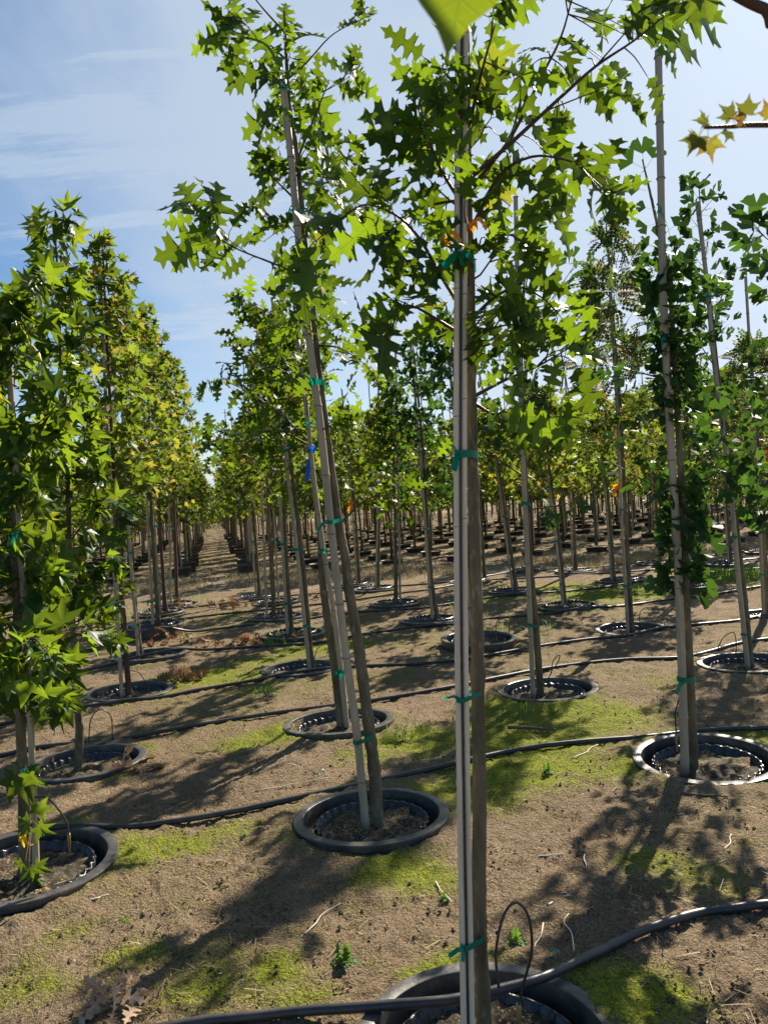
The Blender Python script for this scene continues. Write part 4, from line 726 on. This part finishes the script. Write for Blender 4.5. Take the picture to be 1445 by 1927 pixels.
for l, lab, zo in HOSES:
    hp = []
    for i, (u, v) in enumerate(l):
        zc = zo.get(i, None); g = G(u, v, .02 if zc is None else zc); z = gz(g[0], g[1])+.021 if zc is None else zc; hp.append([g[0], g[1], z])
    hp = smooth_path(hp, 8); a = hp[len(hp)//2].copy()
    for q in hp:
        q[2] = max(q[2], gz(q[0], q[1])+.016)+.0
        for k_ in PG:
            if math.hypot(q[0]-PG[k_][0], q[1]-PG[k_][1]) < .44: q[2] = max(q[2], POTZ[k_]+.018)
    for _ in range(14): hp[1:-1, 2] = (hp[:-2, 2]+2*hp[1:-1, 2]+hp[2:, 2])/4
    mb = MB(); mb.tube(hp-a, .0162, 12); o = link('irrigation_hose', mb.mesh('hose'), M['hose']); o.location = tuple(a); tag(o, lab, 'hose', 'black irrigation hoses across the block')
HOOPS = [([(938, 1858), (933, 1790), (948, 1722), (972, 1698), (995, 1728), (1000, 1790), (985, 1850), (975, 1895)], 'P0', 'tall drip tube hoop over the nearest pot'),
 ([(168, 1398), (170, 1360), (180, 1340), (195, 1336), (210, 1350), (212, 1393)], 'P6', 'drip tube hoop behind the slim sweetgum'), ([(66, 1500), (90, 1502), (112, 1525), (127, 1550), (130, 1572)], 'P5', 'drip tube arching onto the edge pot on the left'),
 ([(246, 1262), (262, 1266), (275, 1285), (284, 1312)], 'P7', 'drip tube arching beside the pot with the red leaf heap'), ([(590, 1248), (597, 1222), (615, 1212), (632, 1222), (640, 1252)], 'P8', 'drip tube hoop on the mossy patch behind the leaning trunks'),
 ([(1020, 1290), (1035, 1270), (1040, 1245), (1052, 1232), (1050, 1245), (1038, 1262)], 'P4', 'looped drip tube in the grass-tufted pot'), ([(1203, 1182), (1204, 1152), (1220, 1143), (1240, 1152), (1252, 1178)], 'P18', 'drip tube hoop at the feathery-leaved tree'),
 ([(1348, 1225), (1360, 1200), (1378, 1190), (1384, 1205), (1384, 1238)], 'P17', 'drip tube hoop at the leaning ginkgo'), ([(932, 1205), (934, 1172), (947, 1165), (957, 1175), (958, 1198)], 'P16', 'drip tube hoop on the raised brown pot'),
 ([(1082, 1138), (1088, 1118), (1105, 1113), (1118, 1122), (1122, 1142)], 'P19', 'drip tube hoop on the mossy-ground tree pot'), ([(756, 1140), (764, 1124), (780, 1122), (791, 1130), (794, 1140)], 'P21', 'drip tube hoop on the pot with two thin stems'),
 ([(828, 1166), (832, 1140), (842, 1130), (853, 1140), (856, 1160)], 'P20', 'drip tube hoop right beside the double stake'), ([(548, 1165), (545, 1145), (535, 1140), (530, 1150), (531, 1162)], 'P10', 'small drip tube hoop among the thin trunks'),
 ([(1272, 1385), (1270, 1345), (1276, 1318), (1280, 1308)], 'P3', 'thin drip tube rising beside the right ginkgo'), ([(708, 1500), (716, 1450), (708, 1430)], 'P1', 'thin drip tube behind the crooked trunk'), ([(270, 1180), (276, 1168), (288, 1166), (292, 1190)], 'P13', 'drip tube hoop on the raised left pot'), ([(296, 1190), (306, 1170), (316, 1172), (322, 1195)], 'P13', 'second drip tube hoop right of the raised left pot'),
 ([(1322, 1118), (1330, 1096), (1345, 1092), (1372, 1100), (1382, 1112)], 'P24', 'wide drip tube hoop behind the right ginkgo')]
for l, k_, lab in HOOPS:
    y = PG[k_][1]; yy = y+(.0 if k_ not in ('P0', 'P6', 'P1') else {'P0': -.0, 'P6': .35, 'P1': .3}[k_]); q = smooth_path([P(u, v, yy+.12*(i/(len(l)-1)-.5)) for i, (u, v) in enumerate(l)], 5); a = q[0].copy()
    root = empty('drip_tube', a, lab, 'drip tube', 'thin black drip tubes at the pots'); mb = MB(); mb.tube(q-a, .0042, 8); link('tube', mb.mesh('tube'), M['hose'], root)
    if k_ in ('P0', 'P5', 'P3'):
        e = q[-1] if k_ != 'P3' else q[0]; mb = MB(); mb.tube(np.array([e+[0, 0, .01], e, e+[.0, 0, -.09]])-a, [.007, .009, .005], 8); link('emitter_stake', mb.mesh('emitter'), M['brass'], root)

# ---------------------------------------------------------------- ground litter, weeds
def leafpile(u, v, n, sx, sy, size, label, seed, mt='deadleaf', h=.05):
    g = G(u, v); rs = np.random.RandomState(seed); nodes = []
    for i in range(n):
        p = np.array([g[0]+rs.randn()*sx, g[1]+rs.randn()*sy, gz(g[0], g[1])+.012+abs(rs.randn())*h]); nodes.append((p, np.array([rs.randn(), rs.randn(), .1]), 1.))
    b = np.array([g[0], g[1], gz(g[0], g[1])]); root = bake_leaves('leaves', nodes, 'oak', size, M[mt], None, .3, .1, seed=seed, origin=b, partname='dry_leaf_pile'); root.location = tuple(b)
    return tag(root, label, 'dead leaves', 'heaps of dead oak leaves')
leafpile(252, 1448, 12, .09, .05, .13, 'pale tan heap of dead leaves against the rim of the slim sweetgum pot', 1, 'paleleaf')
leafpile(225, 1905, 18, .05, .03, .085, 'brown curled dead leaves at the bottom left corner', 2, 'paleleaf')
leafpile(350, 1283, 22, .10, .08, .13, 'dark red brown heap beside the pot, left of bright moss', 3, h=.07)
leafpile(430, 1217, 34, .38, .07, .13, 'long scattered line of red brown dead leaves in the aisle', 4)
leafpile(310, 1210, 12, .12, .1, .12, 'small heap of dead leaves behind the low left pot', 5)
leafpile(320, 1150, 30, .25, .15, .15, 'heap of red brown leaves around the last left pots', 6)
leafpile(450, 1143, 26, .22, .12, .14, 'heap of red brown leaves in the aisle before the grass strip', 7)
leafpile(585, 1128, 16, .2, .1, .13, 'small distant heap of dead leaves behind the leaning trunks', 8)
leafpile(670, 1512, 7, .08, .04, .10, 'few dead leaves inside the pot of the crooked oak', 9, h=.01).location.z -= .08
def blades(cnt, rs, cx, cy, sx, sy, h, wd, lean=.5):
    V, T, A = [], [], []; 
    x = cx+rs.randn(cnt)*sx; y = cy+rs.randn(cnt)*sy; return _bl(x, y, rs, h, wd, lean)
def _bl(x, y, rs, h, wd, lean, zoff=0):
    n = len(x); z = gz0(x, y)+zoff; a = rs.rand(n)*6.28; hh = h*(.4+.9*rs.rand(n)); L = lean*rs.rand(n); dx, dy = np.cos(a), np.sin(a); px_, py_ = -dy*wd/2, dx*wd/2
    b = np.stack([x, y, z-.005], -1); m1 = b+np.stack([dx*hh*L*.4, dy*hh*L*.4, hh*.6], -1); t = b+np.stack([dx*hh*L*1.3, dy*hh*L*1.3, hh*(1-.3*L)], -1); w_ = np.stack([px_, py_, 0*px_], -1)
    V = np.stack([b-w_, b+w_, m1+w_*.8, m1-w_*.8, t], 1).reshape(-1, 3); k = (np.arange(n)*5)[:, None, None]
    T = (np.array([[0, 1, 2], [0, 2, 3], [3, 2, 4]])[None]+k).reshape(-1, 3); return V, T, np.repeat(rs.rand(n), 5)
def bladeobj(name, V, T, A, mt, label=None, cat=None, group=None, kind=None):
    b = V[:5].mean(0); b[2] = 0; me = mesh_np(name, V-b, T, attrs={'var': A}, uv=np.full((len(V), 2), .3)); o = link(name, me, M[mt]); o.location = tuple(b); return tag(o, label, cat, group, kind)
for i, (u, v, n, s, h, w_, mt, lab) in enumerate([(975, 1345, 60, .07, .11, .006, 'weed', 'bright grass tuft in front of the pot on the moss'), (490, 1302, 260, .09, .05, .006, 'weed', 'low round green tuft in the aisle beside the hose'), (290, 1785, 220, .03, .03, .003, 'weed', 'dark green feathery tuft on bare soil at the lower left'),
     (232, 1735, 60, .02, .03, .004, 'weed', 'tiny pale green sprout above the dark tuft, lower left'), (520, 1215, 60, .12, .13, .012, 'weed', 'sprouting weeds in front of the pot left of centre'), (760, 1375, 60, .09, .07, .008, 'weed', 'pale weeds beside the rim of the pot with crossing stake'), (935, 1470, 40, .09, .08, .006, 'weed', 'thin grass beside the near trunk on the moss'),
     (1230, 1110, 120, .3, .12, .01, 'weed', 'grass patch behind the upright stake on the right'), (1395, 1084, 700, .45, .13, .012, 'weed', 'bright green grass patch at the right edge among the distant pots'), (350, 1210, 30, .03, .16, .012, 'weed', 'upright sprout beside the low left pot')]):
    rs = np.random.RandomState(100+i); g = G(u, v); V, T, A = blades(n, rs, g[0], g[1], s, s, h, w_); bladeobj('grass_tuft', V, T, A, mt, lab, 'weed', 'weeds and grass tufts on the soil')
def weed(u, v, s, lab, seed):
    g = G(u, v); rs = np.random.RandomState(seed); ls = []
    for i in range(12):
        a = i*2.4; ls.append(one_leaf('oakl', i % 5, np.array([0, 0, 0.]), (math.cos(a), math.sin(a), .25+1.2*(i > 6)), (0, 0, 1) if i <= 6 else (math.cos(a), math.sin(a), .3), s*(.6+.5*rs.rand()), rs.rand()))
    o = leaves_join(ls, np.zeros(3), M['weed'], None, 'weed'); o.location = (g[0], g[1], gz(g[0], g[1])+.004); tag(o, lab, 'weed', 'weeds and grass tufts on the soil')
weed(968, 1775, .055, 'pale rosette weed inside the tall hoop', 1); weed(648, 1808, .06, 'light green leafy weed left of the near trunk at the bottom', 2); weed(835, 1690, .03, 'tiny weed just left of the double stake', 3); weed(462, 1575, .03, 'tiny seedling between hose and bare soil', 4); weed(1030, 1455, .05, 'small weed on the moss right of the near trunk', 5)
def tapeloop(u, v, s, lab):
    g = G(u, v); th = np.linspace(0, 5.6, 20); q = np.array([[math.cos(x)*s, .3*math.sin(x)*s, math.sin(x)*s*.8+s] for x in th]); mb = MB(); mb.strip(q, s*.55, np.array([.2, 1., .1])); mb.strip(np.array([[-s*2.2, 0, .005], [-s*1.2, 0, s*.5], [-.1*s, 0, .7*s]]), s*.7, np.array([0, .8, .4]))
    o = link('tape_scrap', mb.mesh('scrap'), M['green_tape']); o.location = (g[0], g[1], gz(g[0], g[1])+.004); tag(o, lab, 'tape scrap', 'scraps of green tape dropped on the ground')
tapeloop(1045, 1812, .022, 'curled loop of green tape on the ground beside the near hose'); tapeloop(605, 1458, .018, 'small green tape scrap lying on bare soil above the leaning oak pot')
STICKS = [(955, 1376, 1045, 1378, .013, 'short dark stick on the bright moss'), (205, 1590, 240, 1650, .003, 'pale bent twig beside the left edge pot'), (560, 1770, 640, 1700, .003, 'thin pale curved twig on the soil left of the near trunk'), (1020, 1690, 1065, 1680, .004, 'grey twig on shaded soil right of the near trunk'), (1030, 1706, 1070, 1685, .005, 'short thick stick in the shade right of the hoop'),
 (1008, 1612, 1060, 1608, .003, 'pale straight twig on shaded soil'), (1100, 1610, 1102, 1634, .004, 'upright bleached twig on shaded soil'), (150, 1700, 205, 1688, .005, 'dark stick below the left edge pot'), (1080, 1795, 1070, 1720, .0028, 'thin curved straw right of the tape loop'), (1022, 1740, 1010, 1800, .003, 'bent pale twig just right of the hoop'),
 (480, 1490, 620, 1465, .003, 'long thin twig lying along the hose'), (1075, 1430, 1125, 1405, .004, 'forked pale twig near the hose on the right'), (1280, 1500, 1370, 1505, .007, 'dark stick in front of the right ginkgo pot'), (820, 1660, 850, 1700, .003, 'thin curled root on the moss left of the double stake'), (1360, 1600, 1375, 1570, .003, 'curved straw on the right soil'), (100, 1670, 210, 1640, .004, 'long stick leaning by the left pot rim')]
for i, (u, v, u2, v2, r, lab) in enumerate(STICKS):
    a, b = G(u, v), G(u2, v2); rs = np.random.RandomState(i); q = [a, a*.6+b*.4+np.array([rs.randn()*.012, rs.randn()*.012, .01]), a*.25+b*.75+np.array([rs.randn()*.012, 0, .012]), b]; q = smooth_path(q, 4)
    for p_ in q: p_[2] = gz(p_[0], p_[1])+r+.006+.004*rs.rand()
    mb = MB(); mb.tube(q-a, np.linspace(r, r*.6, len(q)), 6); o = link('fallen_twig', mb.mesh('twig'), M['node' if r > .006 else 'split']); o.location = tuple(a); tag(o, lab, 'twig', 'fallen twigs on the soil')
# straw and crumbs (nobody could count them)
rs = np.random.RandomState(9); n = 12000; yy = 1.5+10*rs.rand(n)**1.6; xx = (rs.rand(n)*1.5-.75)*yy
ok = np.ones(n, bool)
for k_, (x, y) in PG.items(): ok &= np.hypot(xx-x, yy-y) > .42
xx, yy = xx[ok], yy[ok]; n = len(xx); zz_ = gz0(xx, yy)+.008; a = rs.rand(n)*3.14; L = .006+.04*rs.rand(n)**4; w_ = .0008+.0012*rs.rand(n); dx, dy = np.cos(a)*L, np.sin(a)*L; qx, qy = -np.sin(a)*w_, np.cos(a)*w_
b = np.stack([xx, yy, zz_], -1); D = np.stack([dx, dy, .3*L*rs.randn(n)], -1); Wd = np.stack([qx, qy, 0*qx], -1); up_ = np.array([0, 0, .002])
V = np.stack([b-D-Wd, b-D+Wd, b+D+Wd, b+D-Wd, b-D*.1+up_, b+D*.1+up_], 1).reshape(-1, 3)
T = (np.array([[0, 1, 4], [1, 5, 4], [1, 2, 5], [2, 3, 5], [3, 4, 5], [3, 0, 4]])[None]+(np.arange(n)*6)[:, None, None]).reshape(-1, 3)
me = mesh_np('straw', V, T, attrs={'var': np.repeat(rs.rand(n), 6)}, uv=np.full((len(V), 2), .3)); tag(link('straw_litter', me, M['straw']), 'fine straw and crumbs scattered over the bare soil', 'litter', kind='stuff')
# clods / pebbles
n = 16000; yy = 1.5+7*rs.rand(n)**1.5; xx = (rs.rand(n)*1.5-.75)*yy; ok = np.ones(n, bool)
for k_, (x, y) in PG.items(): ok &= np.hypot(xx-x, yy-y) > .43
xx, yy = xx[ok], yy[ok]; n = len(xx); s = .0025+.009*rs.rand(n)**4
OC = np.array([[1, 0, 0], [0, 1, 0], [-1, 0, 0], [0, -1, 0], [0, 0, .8], [0, 0, -.8], [.7, .7, .2], [-.7, .6, .1]]); 
V = (OC[None]*(s[:, None, None])*(.7+.6*rs.rand(n, 8, 1))+np.stack([xx, yy, gz0(xx, yy)+.006], -1)[:, None]).reshape(-1, 3)
T = (np.array([[0, 6, 4], [6, 1, 4], [1, 7, 4], [7, 2, 4], [2, 3, 4], [3, 0, 4], [0, 3, 5], [3, 2, 5], [2, 7, 5], [7, 1, 5], [1, 6, 5], [6, 0, 5]])[None]+(np.arange(n)*8)[:, None, None]).reshape(-1, 3)
me = mesh_np('clods', V, T, smooth=False, attrs={'moss': np.zeros(len(V)), 'dry': np.zeros(len(V))}); tag(link('soil_clods', me, M['ground']), 'small clods of soil scattered over the ground', 'soil', kind='stuff')
# dry grass strip
rs = np.random.RandomState(12); n = 60000; yy = 15.6+3.2*rs.rand(n); xx = (rs.rand(n)*2.2-1.1)*yy*.75; keep = vn(xx, yy, .9, 2)+.6*vn(xx, yy, 3, 6) > .72; xx, yy = xx[keep], yy[keep]-.12*xx[keep]
ok = (yy > 14.6)&(np.abs(xx+.222*yy) > .8*(rs.rand(len(xx)))); V, T, A = _bl(xx[ok], yy[ok], rs, .13, .007, 1.1)
bladeobj('dry_grass', V, T, A, 'straw', 'strip of dry straw-coloured grass between the two blocks of trees', 'grass', kind='stuff')
n = 14000; yy = 9+40*rs.rand(n)**1.6; xx = (rs.rand(n)*1.5-.75)*yy; keep = vn(xx, yy, .55, 2) > .66; V, T, A = _bl(xx[keep], yy[keep], rs, .10, .012, 1.)
bladeobj('green_grass', V, T, A, 'weed', 'patches of short green grass and weeds among the distant pots', 'grass', kind='stuff')

# ---------------------------------------------------------------- far block
PROTO = []
for i, (kind, lf, mt, cr) in enumerate([('maplel', .125, 'maple', .62), ('blob', .12, 'darktree', .68), ('maplel', .13, 'maple', .55), ('oakl', .15, 'darktree', .62), ('blob', .12, 'darktree', .58), ('maplel', .12, 'sweetgum', .5)]):
    T_ = [np.array([0, 0, .1]), np.array([.02, 0, 1.2]), np.array([-.02, .02, 2.4]), np.array([0, 0, 3.6])]
    t = make_tree('young tree', 'tree', (0, 0, 0), T_, .028, kind, (1.15, 3.9, cr), lf, nb=48, seed=200+i, per=5, tips=4, lmat=M[mt], name='far_tree', bark='bark' if i % 2 else 'redbark', prof=lambda t: math.sin(math.pi*min(1, t*.7+.3))**.7*(1-.3*t))
    PROTO.append(t)
V, Q = lathe([(.24, 0), (.275, .23), (.30, .24), (.305, .265), (.29, .27), (.28, .265), (.27, .22)], 32); mb = MB(); mb.add(V, Q)
V, Q = lathe([(.275, .235), (.15, .24), (.001, .245)], 32); fc_me = mb.mesh('container'); fc_me.materials.append(M['brownpot'])
ms2 = MB(); ms2.add(V, Q); fs_me = ms2.mesh('container_soil'); fs_me.materials.append(M['soil'])
sm = MB(); sm.tube(np.array([[0, 0, z] for z in np.linspace(0, 1, 6)]), np.linspace(.017, .014, 6), 7); fst_me = sm.mesh('stake_far'); fst_me.materials.append(M['cane'])
rs = np.random.RandomState(77); cand = []
for i in range(-16, 26):
    for j in range(0, 60):
        y = 19.2+j*1.95+rs.randn()*.08+(i % 2)*.3; off = (i+.5)*1.75; x = off-.222*y+rs.randn()*.06
        if abs(x) > .53*y+1.2 or y > 100: continue
        cand.append((y, x, i, j))
cand.sort(); near_far = cand[:270]; rest = cand[270:]
GL = 'uniform young trees in the far block'; first = {}
for y, x, i, j in near_far:
    q = rs.randint(0, 6) if i >= 0 else rs.choice([0, 2, 3, 4]); pr = PROTO[q]
    if q in first: t = pr.copy(); sc.collection.objects.link(t); ch = [(c.copy()) for c in pr.children]
    else: t = pr; ch = None; first[q] = 1
    if ch:
        for c in ch: sc.collection.objects.link(c); c.parent = t
    t['label'] = 'one of the small bushy staked trees massed beyond the dry grass strip'; t['group'] = GL; t['category'] = 'tree'; t.name = 'young_tree'
    s = .92+.22*rs.rand(); t.location = (x, y, .18 if i in (-1, 0) else .05); t.scale = (s*1.05, s*1.05, s*(.82+.24*rs.rand())); t.rotation_euler = (rs.randn()*.02, rs.randn()*.02-.01, rs.rand()*6.28)
    c = empty('raised_container', (x, y, -.01), 'one of the dark containers standing in rows beyond the dry grass strip', 'plant pot', 'raised containers in the far block'); c.scale = (1, 1, 1 if i in (-1, 0) else .5); link('container_wall', fc_me, None, c); link('potting_soil', fs_me, None, c)
    st = link('bamboo_stake', fst_me, None); st.location = (x+.06, y-.05, .3); st.scale = (1.1, 1.1, 3.6+1.9*rs.rand()**1.5); st.rotation_euler = (rs.randn()*.02, rs.randn()*.03-.01, 0)
    tag(st, 'one of the thin stakes tied to the trees of the far block', 'stake', 'stakes in the far block')
for pr in [p for q, p in enumerate(PROTO) if q not in first]:
    for c in list(pr.children): bpy.data.objects.remove(c)
    bpy.data.objects.remove(pr)
# trees beyond the 262 nearest: one mass
rs = np.random.RandomState(5); nodes = []; tm = MB()
for y, x, i, j in rest:
    if y > 75 and abs(i) > 3: continue
    tm.tube(np.array([[x, y, .0], [x, y, 1.9], [x, y, 3.4]]), [.04, .03, .012], 5, False)
    for k in range(42):
        z = 1.3+2.9*rs.rand(); r = .6*math.sin(math.pi*min(1, (z-1.5)/3.0+.1)); a = rs.rand()*6.28; r *= rs.rand()**.5; p = np.array([x+math.cos(a)*r, y+math.sin(a)*r, z]); nodes.append((p, np.array([math.cos(a), math.sin(a), .2]), 2.2))
for k in range(700):
    a = rs.rand()*6.28; z = .1+3.0*rs.rand(); q = 1.1*rs.rand()**.5; nodes.append((np.array([-.222*72+math.cos(a)*q, 72+math.sin(a)*q, z]), np.array([math.cos(a), math.sin(a), .4]), 1.6))
wood = empty('distant_trees', (0, 60, 0)); tag(wood, 'mass of distant nursery trees closing the view at the end of the rows', 'trees', kind='stuff')
tmo = link('trunks', tm.mesh('trunks'), M['bark'], wood); tmo.location = (0, -60, 0)
bake_leaves('foliage', nodes, 'blob', .14, M['darktree'], wood, .4, .3, seed=5, origin=(0, 60, 0), partname='foliage')
# tree line behind the block
rs = np.random.RandomState(6); nodes = []; tm = MB()
for i in range(60):
    x = -75+i*3.0+rs.randn()*1.0; y = 100+rs.rand()*10+abs(x)*.05
    if abs(x+.222*y) < 2.5: hh = 2.6
    else: hh = 5.2+2.5*rs.rand()
    tm.tube(np.array([[x, y, 0], [x, y, hh*.7]]), [.12, .05], 5, False)
    for k in range(150):
        a = rs.rand()*6.28; z = hh*(.1+.9*rs.rand()); r = 2.1*math.sin(math.pi*min(1, z/hh*.8+.15))*rs.rand()**.5; nodes.append((np.array([x+math.cos(a)*r, y+math.sin(a)*r, z]), np.array([math.cos(a), math.sin(a), .1]), 1.))
line = empty('tree_line', (0, 100, 0)); tag(line, 'low hazy line of trees on the horizon behind the nursery', 'trees', kind='stuff')
link('trunks', tm.mesh('trunks'), M['bark'], line).location = (0, -100, 0); bake_leaves('foliage', nodes, 'blob', .62, M['darktree'], line, .4, .3, seed=6, origin=(0, 100, 0), partname='foliage')
